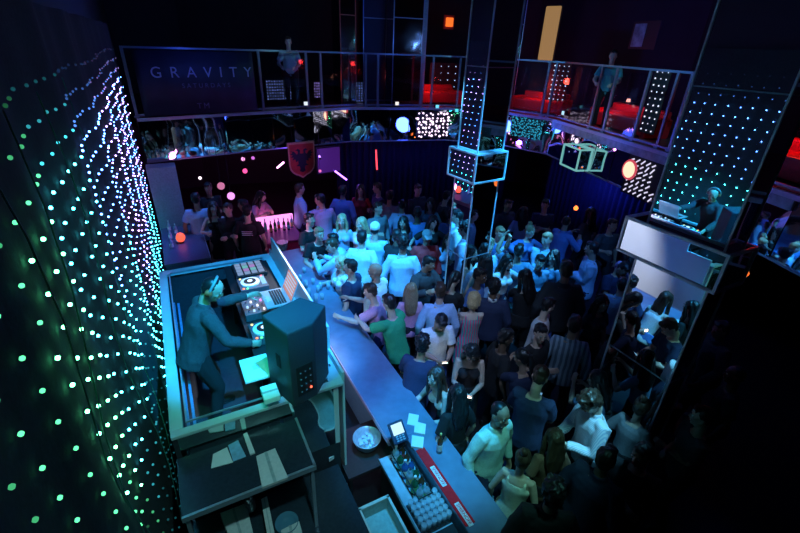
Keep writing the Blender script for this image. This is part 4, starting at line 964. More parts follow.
for (px, py, w, h, nx_, nz_, col, s, lb, back) in ((444, 80, .5, .5, 4, 5, (.6, .75, 1), 3, 'panel of sparse white lights behind the railing left of the middle column', 1.6), (556, 85, .34, .55, 5, 9, (.3, .45, 1), 2.5, 'panel of small blue lights behind the right railing', 1.0),  # dots behind the right railing stand for mirror reflections, added as glowing panels
        (654, 102, .22, .62, 3, 10, (.8, .8, 1), 2.0, 'narrow strip panel of white lights behind the right end of the railing', .7), (279, 90, .36, .26, 10, 7, (.35, .45, 1), 1.3, 'small blue and violet speckled panel behind the left railing', 1.2), (317, 90, .10, .22, 3, 6, (.4, .3, 1), 1.5, 'tiny violet speckled panel between two railing posts', 1.2), (358, 92, .16, .34, 4, 8, (.3, .4, 1), 1.6, 'slim blue speckled panel left of the mirrored pillar', 1.2)):
    p, t_ = hit(px, py); n_ = V((-t_.y, t_.x, 0)); r = ray(px, py); v = V((r.x, r.y, 0)).normalized(); q = p+v*back
    z = CZ+r.z*(math.hypot(q.x, q.y)/math.hypot(r.x, r.y)); q = q+ZZ*z; dotpanel(lb, q, t_, n_, w, min(h, z-ZF-.02), nx_, nz_, col, s, .014, .006)
# ------------------------------------------------------------------ upper level
def upil(px, wpx, back, mt, label, tr=None, name='mirrored_pillar'):
    p, t_ = hit(px); v = V((p.x, p.y, 0)).normalized(); q = p+v*back; n_ = V((-t_.y, t_.x, 0)); w = wpx/F*q.length*.5
    t = thing(name, label, 'pillar', q+ZZ*ZF); m = MB(); m.obox(q+ZZ*(ZF+6.7)/2, t_*w, n_*w, ZZ*(6.7-ZF)/2); m.build('shaft', mt, t)
    m = MB()
    for i in (-1, 1): m.obox(q+t_*w*i-n_*w+ZZ*(ZF+6.7)/2, t_*.012, n_*.012, ZZ*(6.7-ZF)/2)
    for zz in (ZF+.04, 5.5): m.obox(q-n_*w+ZZ*zz, t_*w, n_*.012, ZZ*.012)
    m.build('edge_trim', tr or M_trim, t); return q, t_, n_
dm = mirror('dim_mirror', (.5, .4, .42), .08, .1, 2)
upil(345, 15, .9, dm, 'slim mirrored pillar with a reddish frame on the upper level', mat('trim_red', (.5, .12, .08), .4))
upil(402, 26, .9, mirror('red_mirror', (.6, .25, .25), .1, .1, 2), 'wide red-tinted mirrored pillar on the upper level')
upil(417, 9, .7, mat('teal_paint', (.3, .55, .55), .5), 'teal painted post beside the wide mirrored pillar', name='painted_post')
upil(500, 24, 1.8, dm, 'mirrored pillar behind the slim column on the upper level')
upil(372, 20, 1.9, mat('dark_blue_wall', (.02, .03, .09), .5), 'dark blue block pillar between the mirrored pillars', name='blue_pillar')
def back_at(px, py, back, z=None):
    p, t_ = hit(px, 90); r = ray(px, py); v = V((r.x, r.y, 0)).normalized(); q = p+v*back; z = CZ+r.z*(math.hypot(q.x, q.y)/math.hypot(r.x, r.y)); return q+ZZ*z, t_, V((-t_.y, t_.x, 0))
q, t_, n_ = back_at(445, 22, 2.6); t = thing('wall_lamp', 'square amber wall lamp glowing on the upper level back wall', 'lamp', q); m = MB(); m.obox(q, t_*.12, n_*.05, ZZ*.13); m.build('shade', glow('amber', (1, .16, .02), 1.2), t, bevel=.02); m = MB(); m.obox(q+n_*.07, t_*.18, n_*.02, ZZ*.2); m.build('backplate', mat('plate_red', (.2, .03, .03), .5), t)
q, t_, n_ = back_at(541, 34, 2.2); t = thing('lit_screen', 'tall cream lit panel with rounded top on the upper level', 'light panel', q); m = MB(); m.obox(q, t_*.24, n_*.03, ZZ*.72); m.build('diffuser', glow('cream', (.75, .42, .16), .4), t, bevel=.1); m = MB(); m.obox(q+n_*.05, t_*.27, n_*.02, ZZ*.75); m.build('backing', M_black, t)  # glowing panel put in for the cream lit doorway
q, t_, n_ = back_at(633, 35, 2.6); t = thing('wall_picture', 'small dim framed picture high on the upper right wall', 'picture', q); m = MB(); m.obox(q, t_*.45, n_*.02, ZZ*.3); m.build('frame', M_black, t); m = MB(); m.obox(q-n_*.022-t_*.18, t_*.2, n_*.002, ZZ*.25); m.build('picture', mat('pic', (.1, .25, .25), .4, scale=6, var=.7), t)
# red sofas on the balcony
def sofa(px, back, w, label, face=1):
    p, t_ = hit(px); n_ = V((-t_.y, t_.x, 0)); q = p+n_*back; t = thing('red_sofa', label, 'sofa', q+ZZ*ZF, 0, 'red banquette sofas on the balcony'); mt = mat('sofa_red', (.55, .02, .03), .45)
    m = MB(); m.obox(q+ZZ*(ZF+.2), t_*w, n_*.3, ZZ*.17); m.build('seat', mt, t, bevel=.04)
    m = MB(); m.obox(q+n_*.3+ZZ*(ZF+.27), t_*w, n_*.09, ZZ*.27); m.build('backrest', mt, t, bevel=.04)
    for s in (-1, 1): m = MB(); m.obox(q+t_*(w+.06)*s+ZZ*(ZF+.2), t_*.08, n_*.32, ZZ*.2); m.build('arm', mt, t, bevel=.03)
sofa(443, 1.1, .85, 'red sofa on the far balcony left of the middle column'); sofa(525, 1.0, .7, 'red sofa on the balcony just right of the middle column'); sofa(600, .9, .9, 'red sofa behind the right railing above the lit box'); sofa(768, .8, .8, 'dim red sofa at the right end beyond the large column')
for px in (575, 640):
    p, t_ = hit(px); n_ = V((-t_.y, t_.x, 0)); q = p+n_*1.6; t = thing('cocktail_table', 'low round table behind the right railing, '+('near the lit box' if px == 575 else 'near the large column'), 'table', q+ZZ*ZF); m = MB(); m.lathe(q+ZZ*ZF, [(0, 0), (.18, 0), (.17, .02), (.03, .03), (.03, .5), (.25, .51), (.25, .54), (0, .54)], 18); m.build('table', M_black, t, True); m = MB(); m.lathe(q+ZZ*(ZF+.541), [(0, 0), (.05, 0), (.04, .07), (0, .07)], 12); m.build('candle_cup', glow('candle', (1, .3, .2), 3), t)

# ------------------------------------------------------------------ the people
PP = {}
def P_(key, *a, **k): PP[key] = person(*a, **k)
# facing: 0 looks to the camera, 90 to picture right, 180 away
P_('dj', 212, 289, 128, 'dj', 'm', 'long', 'darkgrey', 'trousers', 'black', 'buzz', 'black', 'a', 'disc jockey in dark long-sleeved shirt and headphones leaning over the decks in the booth', z=BFZ, sc=1.0)
root, S = PP['dj']; H, Mh = S['H'], S['Mh']
m = MB(); pts = [(math.sin(a)*.094, .01, .02+math.cos(a)*.115) for a in [R(x) for x in range(-100, 101, 20)]]; m.tube(pts, [.013]*len(pts), 8)
part(root, m.mesh('headband', True), 'headband', mat('headphone_grey', (.25, .3, .32), .35), H, Mh)
for s in (-1, 1):
    m = MB(); m.tube([(s*.075, .012, -.005), (s*.105, .012, -.005)], [.036, .032], 16, xax=(0, 1, 0)); part(root, m.mesh('ear_cup', True), 'ear_cup', mat('headphone_red', (.7, .15, .06), .4) if s < 0 else mat('headphone_grey', (.25, .3, .32), .35), H, Mh)

L = [
 # px,py,face,pose,sex,top,tc,bot,bc,hair,hc,skin,label,scale
 ('a1', 196, 199, 200, 'stand', 'm', 'tee', 'ltblue', 'trousers', 'black', 'short', 'black', 'b', 'man in a pale blue tee with his back turned, at the far curtain end', 1.03),
 ('a2', 221, 208, 20, 'drink', 'f', 'dress', 'black', '', '', 'long', 'brown', 'd', 'woman in a short black dress with bare legs beside the man in the pale tee', .97),
 ('a3', 246, 211, 185, 'stand', 'm', 'tee', 'black', 'trousers', 'darkgrey', 'short', 'black', 'a', 'man in a black tee with white lines of print on the back', 1.0),
 ('a4', 233, 206, 10, 'cross', 'm', 'jacket', 'black', 'trousers', 'black', 'short', 'brown', 'a', 'man in a black jacket between the woman in the black dress and the printed tee', 1.0),
 ('a5', 291, 190, 110, 'drink', 'm', 'long', 'ltblue', 'trousers', 'navy', 'short', 'brown', 'a', 'man in a pale blue shirt standing past the pink lit table, below the pennant', 1.04),
 ('a6', 320, 200, -150, 'turned', 'm', 'long', 'lilac', 'trousers', 'black', 'short', 'black', 'a', 'man in a lilac-white shirt right of the pennant', 1.04),
 ('a7', 343, 191, 165, 'stand', 'm', 'long', 'blue', 'trousers', 'black', 'short', 'black', 'b', 'man in a strong blue shirt facing away under the violet light', 1.02),
 ('a8', 362, 190, 0, 'stand', 'f', 'top', 'red', 'trousers', 'black', 'long', 'brown', 'a', 'woman in a dim red top before the pleated curtain', .98),
 ('a9', 376, 188, -60, 'cross', 'm', 'tee', 'navy', 'trousers', 'black', 'short', 'brown', 'a', 'man in a navy tee beside the red upright light tube', 1.0),
 ('b1', 390, 196, 160, 'stand', 'm', 'tee', 'grey', 'trousers', 'black', 'short', 'black', 'b', 'man in a grey tee, back turned, in the dim row before the pleated curtain', 1.0),
 ('b2', 402, 205, 170, 'drink', 'm', 'long', 'lilac', 'trousers', 'black', 'buzz', 'black', 'b', 'man in a dim lilac shirt just behind the man with the grey cap', .98),
 ('b3', 418, 190, 40, 'cross', 'm', 'jacket', 'darkgrey', 'trousers', 'black', 'short', 'brown', 'a', 'man in a dark suit jacket near the middle of the pleated curtain', 1.03),
 ('b4', 432, 203, -20, 'stand', 'f', 'top', 'teal', 'trousers', 'black', 'long', 'brown', 'a', 'woman in a teal top in the dim back row left of the column', .96),
 ('b5', 445, 197, 100, 'hug', 'm', 'tee', 'darkgrey', 'trousers', 'black', 'short', 'black', 'a', 'man in a dark tee with arms forward in the dim back row by the column', 1.0),
 ('b6', 261, 196, 60, 'hug', 'f', 'top', 'pink', 'trousers', 'black', 'long', 'black', 'a', 'woman in a pink top at the far side of the pink lit table', .95),
 ('b7', 272, 203, -90, 'stand', 'm', 'jacket', 'black', 'trousers', 'black', 'short', 'black', 'b', 'man in a black jacket directly behind the pink lit table', .97),
 ('b8', 208, 188, 30, 'cross', 'm', 'tee', 'black', 'trousers', 'black', 'short', 'black', 'b', 'man in a black tee far back under the GRAVITY banner', 1.0),
 # lit cluster at the far bar
 ('c1', 309, 220, 60, 'drink', 'm', 'tee', 'black', 'trousers', 'navy', 'short', 'black', 'a', 'man in a black tee at the far bar end, left of the lit cluster', 1.0),
 ('c2', 316, 234, 30, 'lean', 'm', 'tee', 'black', 'trousers', 'navy', 'short', 'light', 'a', 'man in a black tee leaning on the far bar with light-catching hair', 1.0),
 ('c3', 333, 240, -70, 'lean', 'm', 'long', 'ltblue', 'trousers', 'navy', 'short', 'black', 'a', 'man in a pale blue shirt hunched over the far bar, second in line', .98),
 ('c4', 341, 250, -100, 'hug', 'm', 'long', 'ltblue', 'trousers', 'navy', 'short', 'brown', 'a', 'man in a light blue shirt leaning in over the hunched one at the bar', 1.0),
 ('c5', 344, 268, -110, 'drink', 'm', 'tee', 'navy', 'trousers', 'black', 'short', 'black', 'a', 'man in a navy tee with a brightly lit face, before the bald man', 1.0),
 ('c6', 330, 264, -60, 'drink', 'f', 'top', 'white', 'trousers', 'black', 'bob', 'blonde', 'd', 'woman in a white top with pale bob drinking at the far bar', .93),
 ('c7', 345, 221, 0, 'stand', 'f', 'top', 'ltblue', 'trousers', 'navy', 'long', 'blonde', 'd', 'woman with long cyan-lit blonde hair, left of two side by side', .97),
 ('c8', 358, 223, -20, 'cross', 'f', 'top', 'white', 'trousers', 'navy', 'long', 'blonde', 'd', 'blonde woman in white, right of two side by side', .97),
 ('c9', 353, 242, 170, 'stand', 'm', 'long', 'white', 'trousers', 'navy', 'short', 'black', 'a', 'tall man in a white shirt, back turned, in the lit cluster near the bar', 1.03),
 ('d1', 375, 229, 175, 'stand', 'm', 'tee', 'ltblue', 'trousers', 'navy', 'cap', 'white', 'a', 'man in a white cap and light blue tee seen from behind', 1.03),
 ('d2', 388, 234, 150, 'hug', 'm', 'jacket', 'black', 'trousers', 'black', 'short', 'black', 'c', 'man in a black jacket between the white cap and the denim shirt', 1.0),
 ('d3', 403, 243, 178, 'stand', 'm', 'long', 'ltblue', 'trousers', 'navy', 'curly', 'black', 'b', 'broad curly-haired man in a light denim shirt, back turned, in the lit middle', 1.08),
 ('d4', 376, 273, -120, 'drink', 'm', 'long', 'white', 'trousers', 'navy', None, '', 'b', 'bald man in a bright white shirt turned towards the bar', 1.02),
 ('d5', 370, 289, -95, 'reach', 'm', 'tee', 'pink', 'trousers', 'navy', 'short', 'brown', 'a', 'man in a pale pink tee reaching both bare arms over the bar', 1.02),
 ('d6', 389, 303, -130, 'reach', 'm', 'tee', 'green', 'trousers', 'darkgrey', 'short', 'black', 'a', 'man in a bright green tee bending towards the bar', 1.04),
 ('d7', 411, 290, 185, 'stand', 'f', 'top', 'pink', 'trousers', 'black', 'long', 'light', 'd', 'woman with long wavy light hair seen from behind right of the green tee', .97),
 ('d8', 440, 291, 185, 'stand', 'm', 'long', 'ltblue', 'trousers', 'blue', 'short', 'brown', 'a', 'man in a crisp pale blue shirt, back turned, left of the striped dress', 1.05),
 ('d9', 474, 299, 182, 'cross', 'f', 'dress', 'pinkstripe', '', '', 'bob', 'blonde', 'd', 'woman with blonde bob in a teal and pink striped dress seen from behind', 1.0),
 ('e1', 441, 322, 15, 'phone', 'm', 'tee', 'white', 'trousers', 'blue', 'short', 'black', 'b', 'man in a white tee looking down at a glowing phone', 1.02),
 ('e2', 402, 350, 160, 'lean', 'm', 'tee', 'navy', 'trousers', 'navy', 'curly', 'black', 'b', 'curly-haired man in a dark tee leaning on the bar, left of the phone user', 1.0),
 ('e3', 472, 353, -5, 'phone', 'f', 'tank', 'black', 'trousers', 'black', 'long', 'black', 'a', 'dark-haired woman in a black tank top reading her phone', 1.0),
 ('e4', 440, 388, -60, 'lean', 'f', 'tank', 'white', 'trousers', 'blue', 'long', 'brown', 'd', 'woman with long brown hair and pale top leaning across the bar', .98),
 ('e5', 464, 396, -150, 'stand', 'f', 'top', 'black', 'trousers', 'black', 'long', 'black', 'a', 'woman in a black top, back turned, beside the one leaning across the bar', .98),
 ('e6', 500, 414, 35, 'stand', 'm', 'long', 'mint', 'trousers', 'navy', 'buzz', 'black', 'b', 'man in a bright white long-sleeved shirt looking down, close to the bar', 1.04),
 ('e7', 540, 377, 150, 'phone', 'm', 'tee', 'navy', 'trousers', 'navy', 'short', 'brown', 'a', 'broad man in a navy tee with a light collar facing away from us', 1.06),
 ('e8', 590, 402, -80, 'phone', 'm', 'long', 'whitestripe', 'trousers', 'darkgrey', 'curly', 'brown', 'a', 'man with tousled hair in a white striped shirt holding up a phone', 1.06),
 ('e9', 545, 497, 170, 'stand', 'm', 'jacket', 'black', 'trousers', 'black', 'curly', 'black', 'b', 'dark-jacketed man seen from above at the bottom edge', 1.02),
 ('f1', 556, 447, 190, 'stand', 'f', 'top', 'brown', 'trousers', 'black', 'long', 'brown', 'a', 'woman with long brown hair below the man in the striped shirt', .93),
 ('f2', 528, 452, 150, 'stand', 'f', 'dress', 'cream', '', '', 'bun', 'brown', 'a', 'woman in a flowing cream dress beside the bright white shirt', .92),
 # right of middle
 ('g1', 541, 333, 30, 'cross', 'm', 'tee', 'black', 'trousers', 'black', 'short', 'black', 'a', 'man in a black tee just before the man with the pink lit cheek', 1.0),
 ('g2', 548, 306, 60, 'turned', 'm', 'tee', 'white', 'trousers', 'navy', 'short', 'black', 'd', 'man in a white tee with a pink lit cheek looking right', 1.0),
 ('g3', 566, 270, 175, 'stand', 'm', 'jacket', 'darkgrey', 'trousers', 'black', 'short', 'brown', 'b', 'big man in a dark jacket, back turned, behind the white tee', 1.12),
 ('g4', 592, 249, -100, 'cross', 'm', 'long', 'ltblue', 'trousers', 'navy', 'short', 'black', 'b', 'man in a pale blue shirt standing apart at right of the crowd', 1.04),
 ('g5', 608, 264, 20, 'phone', 'm', 'tee', 'navy', 'trousers', 'black', 'short', 'black', 'b', 'man in a navy tee between the pale blue shirt and the light cardigan', .97),
 ('g6', 622, 285, 160, 'stand', 'm', 'long', 'ltblue', 'trousers', 'black', 'short', 'black', 'a', 'man in a light blue shirt beneath the large column box', 1.0),
 ('g7', 632, 252, 150, 'hug', 'f', 'top', 'lilac', 'trousers', 'black', 'long', 'black', 'a', 'woman in a lilac top left of the large mirrored column', 1.0),
 ('g8', 602, 303, 15, 'stand', 'f', 'top', 'darkgrey', 'trousers', 'black', 'long', 'black', 'b', 'dark-haired woman with a shadowed face below the navy tee', .98),
 ('g9', 590, 336, 160, 'stand', 'm', 'long', 'camo', 'trousers', 'black', 'short', 'black', 'b', 'man in a blue-grey patterned shirt, back turned, right of the navy tee', 1.05),
 ('h1', 636, 333, 165, 'stand', 'm', 'jacket', 'darkgrey', 'trousers', 'black', 'short', 'black', 'b', 'large man in a dark jacket below the mirrored column', 1.12),
 ('h2', 634, 362, 0, 'cross', 'm', 'tee', 'black', 'trousers', 'black', 'short', 'black', 'b', 'man in a black tee facing us in the shade below the large jacket', .98),
 ('h3', 633, 407, 120, 'stand', 'f', 'top', 'grey', 'trousers', 'black', 'bun', 'brown', 'a', 'woman in a grey glinting top right of the striped shirt', .97),
 ('h4', 521, 357, -170, 'hug', 'f', 'top', 'navy', 'trousers', 'black', 'pony', 'black', 'b', 'woman in navy with a ponytail just above the broad navy tee', .98),
 ('h5', 505, 338, 100, 'stand', 'm', 'tee', 'black', 'trousers', 'black', 'short', 'black', 'c', 'man in a black tee right of the striped dress in the dark gap', 1.0),
 ('h6', 608, 375, -150, 'hug', 'f', 'top', 'denim', 'trousers', 'black', 'long', 'black', 'a', 'woman in a denim blue top between the striped shirt and the patterned one', .96),
 # blue flecked dancers round the column
 ('i1', 433, 222, 0, 'dance', 'f', 'top', 'black', 'trousers', 'black', 'long', 'black', 'd', 'woman with a bright blue lit face left of the slim column', .99),
 ('i2', 427, 237, 10, 'stand', 'm', 'jacket', 'red', 'trousers', 'navy', 'cap', 'grey', 'b', 'man in a flat grey cap and dark red jacket', 1.0),
 ('i3', 449, 240, -20, 'stand', 'f', 'top', 'ltblue', 'trousers', 'navy', 'long', 'brown', 'd', 'woman in a pale top beside the man in the red jacket', .96),
 ('i4', 473, 258, 178, 'stand', 'f', 'dress', 'ltblue', '', '', 'long', 'black', 'a', 'woman in a light blue dress with long hair before the slim column', 1.0),
 ('i5', 489, 246, 20, 'armup', 'm', 'tee', 'ltblue', 'trousers', 'navy', 'curly', 'light', 'a', 'man in a light blue tee with one arm raised at the slim column', 1.0),
 ('i6', 500, 233, 0, 'dance', 'm', 'tee', 'blue', 'trousers', 'navy', 'short', 'light', 'a', 'man dancing in a blue tee behind the raised arm', .98),
 ('i7', 530, 231, 10, 'dance', 'f', 'top', 'blue', 'trousers', 'navy', 'bun', 'light', 'd', 'woman with her hair up dancing at the back of the blue lit group', .98),
 ('i8', 547, 240, -30, 'cross', 'm', 'long', 'ltblue', 'trousers', 'navy', 'short', 'light', 'd', 'man in a light shirt at the right edge of the blue lit group', 1.03),
 ('i9', 553, 256, -60, 'drink', 'f', 'top', 'denim', 'trousers', 'black', 'long', 'black', 'a', 'woman in denim blue with a drink right of the blue lit group', .95),
 ('j1', 519, 251, 160, 'armup', 'm', 'tee', 'denim', 'trousers', 'navy', 'short', 'black', 'b', 'man in a denim blue tee with his arm up amid the blue lit group', .98),
 ('j2', 507, 262, 30, 'dance', 'f', 'top', 'white', 'trousers', 'navy', 'long', 'black', 'd', 'woman in white dancing in the middle of the blue lit group', .96),
 ('j3', 494, 287, 175, 'stand', 'm', 'jacket', 'navy', 'trousers', 'black', 'curly', 'black', 'c', 'man in a navy jacket with a white collar, back turned, right of the striped dress', 1.03),
 ('j4', 525, 277, 170, 'hug', 'f', 'top', 'black', 'trousers', 'black', 'long', 'black', 'a', 'woman in a black top with a pale neckline left of the big dark jacket', .98),
 ('j5', 460, 278, 150, 'phone', 'f', 'top', 'black', 'trousers', 'black', 'pony', 'black', 'b', 'woman in black with a ponytail between the pale blue shirt and the column', .97),
 ('j6', 479, 273, 60, 'stand', 'm', 'tee', 'blue', 'trousers', 'navy', 'short', 'black', 'c', 'man in a deep blue tee just above the striped dress', .98),
 ('j7', 425, 262, 40, 'hug', 'm', 'jacket', 'darkgrey', 'trousers', 'black', 'short', 'black', 'b', 'man in a charcoal jacket behind the long light hair', .98),
 ('j8', 540, 262, 20, 'cross', 'm', 'long', 'denim', 'trousers', 'black', 'short', 'black', 'a', 'man in a denim shirt folding his arms left of the big dark jacket', .97),
 ('j9', 452, 215, 160, 'stand', 'm', 'long', 'blue', 'trousers', 'black', 'short', 'black', 'b', 'man in a blue shirt in the shade touching the left of the slim column', .98),
 # dim people further back and right
 ('k1', 508, 205, 30, 'stand', 'm', 'jacket', 'darkgrey', 'trousers', 'black', 'short', 'black', 'b', 'dim man in a charcoal jacket far back right of the slim column', 1.0),
 ('k2', 523, 212, 170, 'drink', 'f', 'top', 'lilac', 'trousers', 'black', 'long', 'black', 'a', 'dim woman in lilac far back right of the slim column', .97),
 ('k3', 545, 205, -10, 'cross', 'm', 'tee', 'navy', 'trousers', 'black', 'short', 'black', 'a', 'dim man in a navy tee far back below the cyan speckled panel', 1.0),
 ('k4', 566, 222, 120, 'hug', 'm', 'long', 'blue', 'trousers', 'black', 'buzz', 'black', 'b', 'dim man in a blue shirt near the small red hanging lamp', 1.0),
 ('k5', 590, 213, -150, 'stand', 'f', 'top', 'darkgrey', 'trousers', 'black', 'long', 'black', 'a', 'dim woman in charcoal right of the small red hanging lamp', .97),
 ('k6', 612, 225, 10, 'drink', 'm', 'tee', 'darkgrey', 'trousers', 'black', 'short', 'black', 'b', 'dim man holding a drink at the back below the patterned light panel', 1.0),
 ('k7', 470, 200, -10, 'walk', 'm', 'tee', 'navy', 'trousers', 'black', 'short', 'black', 'b', 'dim man walking behind the slim column', 1.0),
 ('k8', 404, 222, 0, 'cross', 'f', 'top', 'navy', 'trousers', 'black', 'long', 'black', 'a', 'woman in navy behind the curly-haired man in the denim shirt', .95),
 ('k9', 668, 345, -120, 'stand', 'm', 'jacket', 'black', 'trousers', 'black', 'short', 'black', 'b', 'man in a black jacket in the deep shade right of the large jacket', 1.03),
 ('l1', 670, 395, -100, 'cross', 'm', 'tee', 'darkgrey', 'trousers', 'black', 'short', 'black', 'a', 'man in a charcoal tee in the dark right of the grey glinting top', 1.0),
 ('l2', 690, 335, -80, 'stand', 'f', 'top', 'olive', 'trousers', 'black', 'long', 'black', 'b', 'woman in an olive top in the dark below the large column', .98),
 ('l3', 715, 330, -90, 'walk', 'm', 'jacket', 'darkgrey', 'trousers', 'black', 'short', 'brown', 'b', 'man in a charcoal jacket walking in the dark right of the large column', 1.02),
 ('l4', 735, 375, -120, 'stand', 'm', 'tee', 'black', 'trousers', 'black', 'buzz', 'black', 'c', 'man in a black tee standing in the dark at the far right', 1.0),
 ('l5', 596, 452, 130, 'stand', 'm', 'jacket', 'navy', 'trousers', 'black', 'short', 'black', 'b', 'man in a navy jacket in the shade right of the striped shirt', 1.02),
 ('l6', 640, 455, -40, 'cross', 'm', 'tee', 'black', 'trousers', 'black', 'short', 'black', 'b', 'man in a black tee folding his arms in the dark lower right', 1.0),
 ('l7', 417, 213, 180, 'stand', 'm', 'tee', 'blue', 'trousers', 'black', 'short', 'black', 'c', 'man in a blue tee behind the woman with the bright lit face', .99),
 ('l8', 378, 208, 40, 'drink', 'm', 'long', 'grey', 'trousers', 'black', 'short', 'black', 'a', 'man in a grey shirt behind the white cap', 1.0),
]
for a in L: PP[a[0]] = person(*a[1:14], sc=a[14]*(1.05 if a[2] < 285 else 1.0), wide=1.02 if a[2] < 285 else .96)
# let everyone keep a little distance from the bar, the columns and each other
box_ = [(1.3, 2.1, 0, 8.0, .13), (4.0, 4.6, 5.0, 5.6, .14), (4.13, 4.6, 1.55, 2.65, .27), (te0-.45, te0+.42, td0-.45, td0+.5, .2)]
keys_ = [k for k in PP if k != 'dj']; pp_ = {k: [PP[k][0].location.dot(EE), PP[k][0].location.dot(DD)] for k in keys_}
fix_ = {'e6', 'e3', 'e1', 'e8', 'd9', 'd8', 'd3', 'e7', 'd1', 'g4', 'g2', 'd5', 'd6', 'j3', 'i2', 'd4', 'e9'}
for it in range(60):
    for i, a in enumerate(keys_):
        for b in keys_[i+1:]:
            A, B = pp_[a], pp_[b]; fa, fb = (0 if a in fix_ else 1), (0 if b in fix_ else 1)
            if fa == fb: fa = fb = .5
            dx, dy = A[0]-B[0], A[1]-B[1]; L_ = math.hypot(dx, dy)
            if L_ < .44:
                if L_ < 1e-3: dx, dy, L_ = 1e-3, 0, 1e-3
                q = (.44-L_)*.5/L_; A[0] += dx*q*fa; A[1] += dy*q*fa; B[0] -= dx*q*fb; B[1] -= dy*q*fb
    for k in keys_:
        A = pp_[k]
        for j, (x0, x1, y0, y1, mg) in enumerate(box_):
            if x0-mg < A[0] < x1+mg and y0-mg < A[1] < y1+mg:
                c = [(x1+mg-A[0], 0, 1), (A[0]-x0+mg, 0, -1), (y1+mg-A[1], 1, 1), (A[1]-y0+mg, 1, -1)]
                if j == 0: c = c[:1]
                g_, ax, sg = min(c); A[ax] += sg*g_
for k in keys_: v_ = rm(*pp_[k]); PP[k][0].location = (v_.x, v_.y, 0)
# people up on the balcony
def upperson(px, back, face, pose, sex, top, tc, bc, hair, hc, sk, label):
    p, t_ = hit(px); v = V((p.x, p.y, 0)).normalized(); q = p+v*back; S = skel(pose, sex)
    root = thing('person', label, 'person', (q.x, q.y, ZF), R(face))
    part(root, body_mesh(pose, sex), 'body', mat('skin_'+sk, SK[sk], .5, scale=40, var=.06)); part(root, top_mesh(pose, sex, top), 'shirt', cloth(tc)); part(root, bottom_mesh(pose, sex, 'trousers'), 'trousers', cloth(bc))
    part(root, hair_mesh(hair, sex), 'hair', mat('hair_'+hc, HC[hc], .42, scale=90, var=.35), S['H'], S['Mh'])
    for nm in 'LR': part(root, shoe_mesh(pose, sex, nm), 'shoe', mat('shoe_black', (.02, .02, .02), .4))
# printed lines on the black tee's back
root, S = PP['a3']; m = MB(); c = S['neck']-S['u']*.16-S['f']*.148
for k in range(3): m.obox(c-S['u']*.035*k, (.10, 0, 0), S['u']*.006, S['f']*.004)
part(root, m.mesh('print', False), 'print', M_white)
# white collar
for k in ('j3',):
    root, S = PP[k]; m = MB(); m.tube([S['neck']-S['u']*.01, S['neck']+S['u']*.035], [(.082, .078), (.07, .068)], 18, xax=(1, 0, 0)); part(root, m.mesh('collar', True), 'collar', M_white)
# phones and drinks in hands
def phone(key, side, label, col, s):
    pr = PP[key]; root, S = pr; g = (S['Lg']+S['Rg'])/2 if side == 'B' else S[side+'g']
    w = V(root.location)+Matrix.Rotation(root.rotation_euler.z, 3, 'Z') @ (g*root.scale.z); f = Matrix.Rotation(root.rotation_euler.z, 3, 'Z') @ V((0, -1, 0)); x = V((f.y, -f.x, 0)); u = (f*.8+ZZ*.6).normalized(); n = x.cross(u); n = n if n.z > 0 else -n
    t = thing('phone', label, 'phone', w); m = MB(); m.obox(w, x*.037, u*.072, n*.005); m.build('case', M_black, t, bevel=.003); m = MB(); m.obox(w+n*.0055, x*.033, u*.064, n*.0008); m.build('screen', glow('phone_'+key, col, s), t)
S_ = skel('phone', 'm')
phone('e1', 'B', 'glowing phone held by the man in the white tee', (.75, .9, .8), 7); phone('e3', 'B', 'glowing phone held by the woman in the black tank top', (1, .8, .7), 6)
phone('e8', 'B', 'phone held up by the man in the striped shirt', (.3, .6, .8), 1.5); phone('e7', 'B', 'dim phone held by the broad man in the navy tee', (.2, .5, .8), .8)
for k, lb in (('a2', 'glass held by the woman in the short black dress'), ('a5', 'glass held by the man in the pale blue shirt below the pennant'), ('c1', 'glass held by the man in the black tee at the far bar end'), ('c5', 'glass held by the man with the brightly lit face'), ('c6', 'glass held by the woman with the pale bob'), ('d4', 'glass held by the bald man in white'), ('i9', 'glass held by the woman in denim blue'), ('b2', 'glass held by the man in the dim lilac shirt')):
    w = grip(PP[k], 'R'); t = thing('drink_glass', lb, 'glass', w-ZZ*.06); m = MB(); m.lathe(w-ZZ*.06, [(0, 0), (.026, 0), (.033, .12), (.031, .12), (.024, .01), (0, .01)], 12); m.build('glass', gl_m, t, True); m = MB(); m.lathe(w-ZZ*.06, [(0, .012), (.024, .012), (.028, .085), (0, .085)], 12); m.build('drink', mat('drink0', (.2, .6, .8), .2, var=0), t, True)
upperson(292, .55, 10, 'lean', 'm', 'tee', 'mint', 'black', 'short', 'brown', 'd', 'person in a pale green tee standing at the railing right of the GRAVITY banner')
upperson(606, .5, -30, 'lean', 'm', 'tee', 'teal', 'black', 'short', 'black', 'a', 'person in a teal tee leaning on the right railing above the lit box')

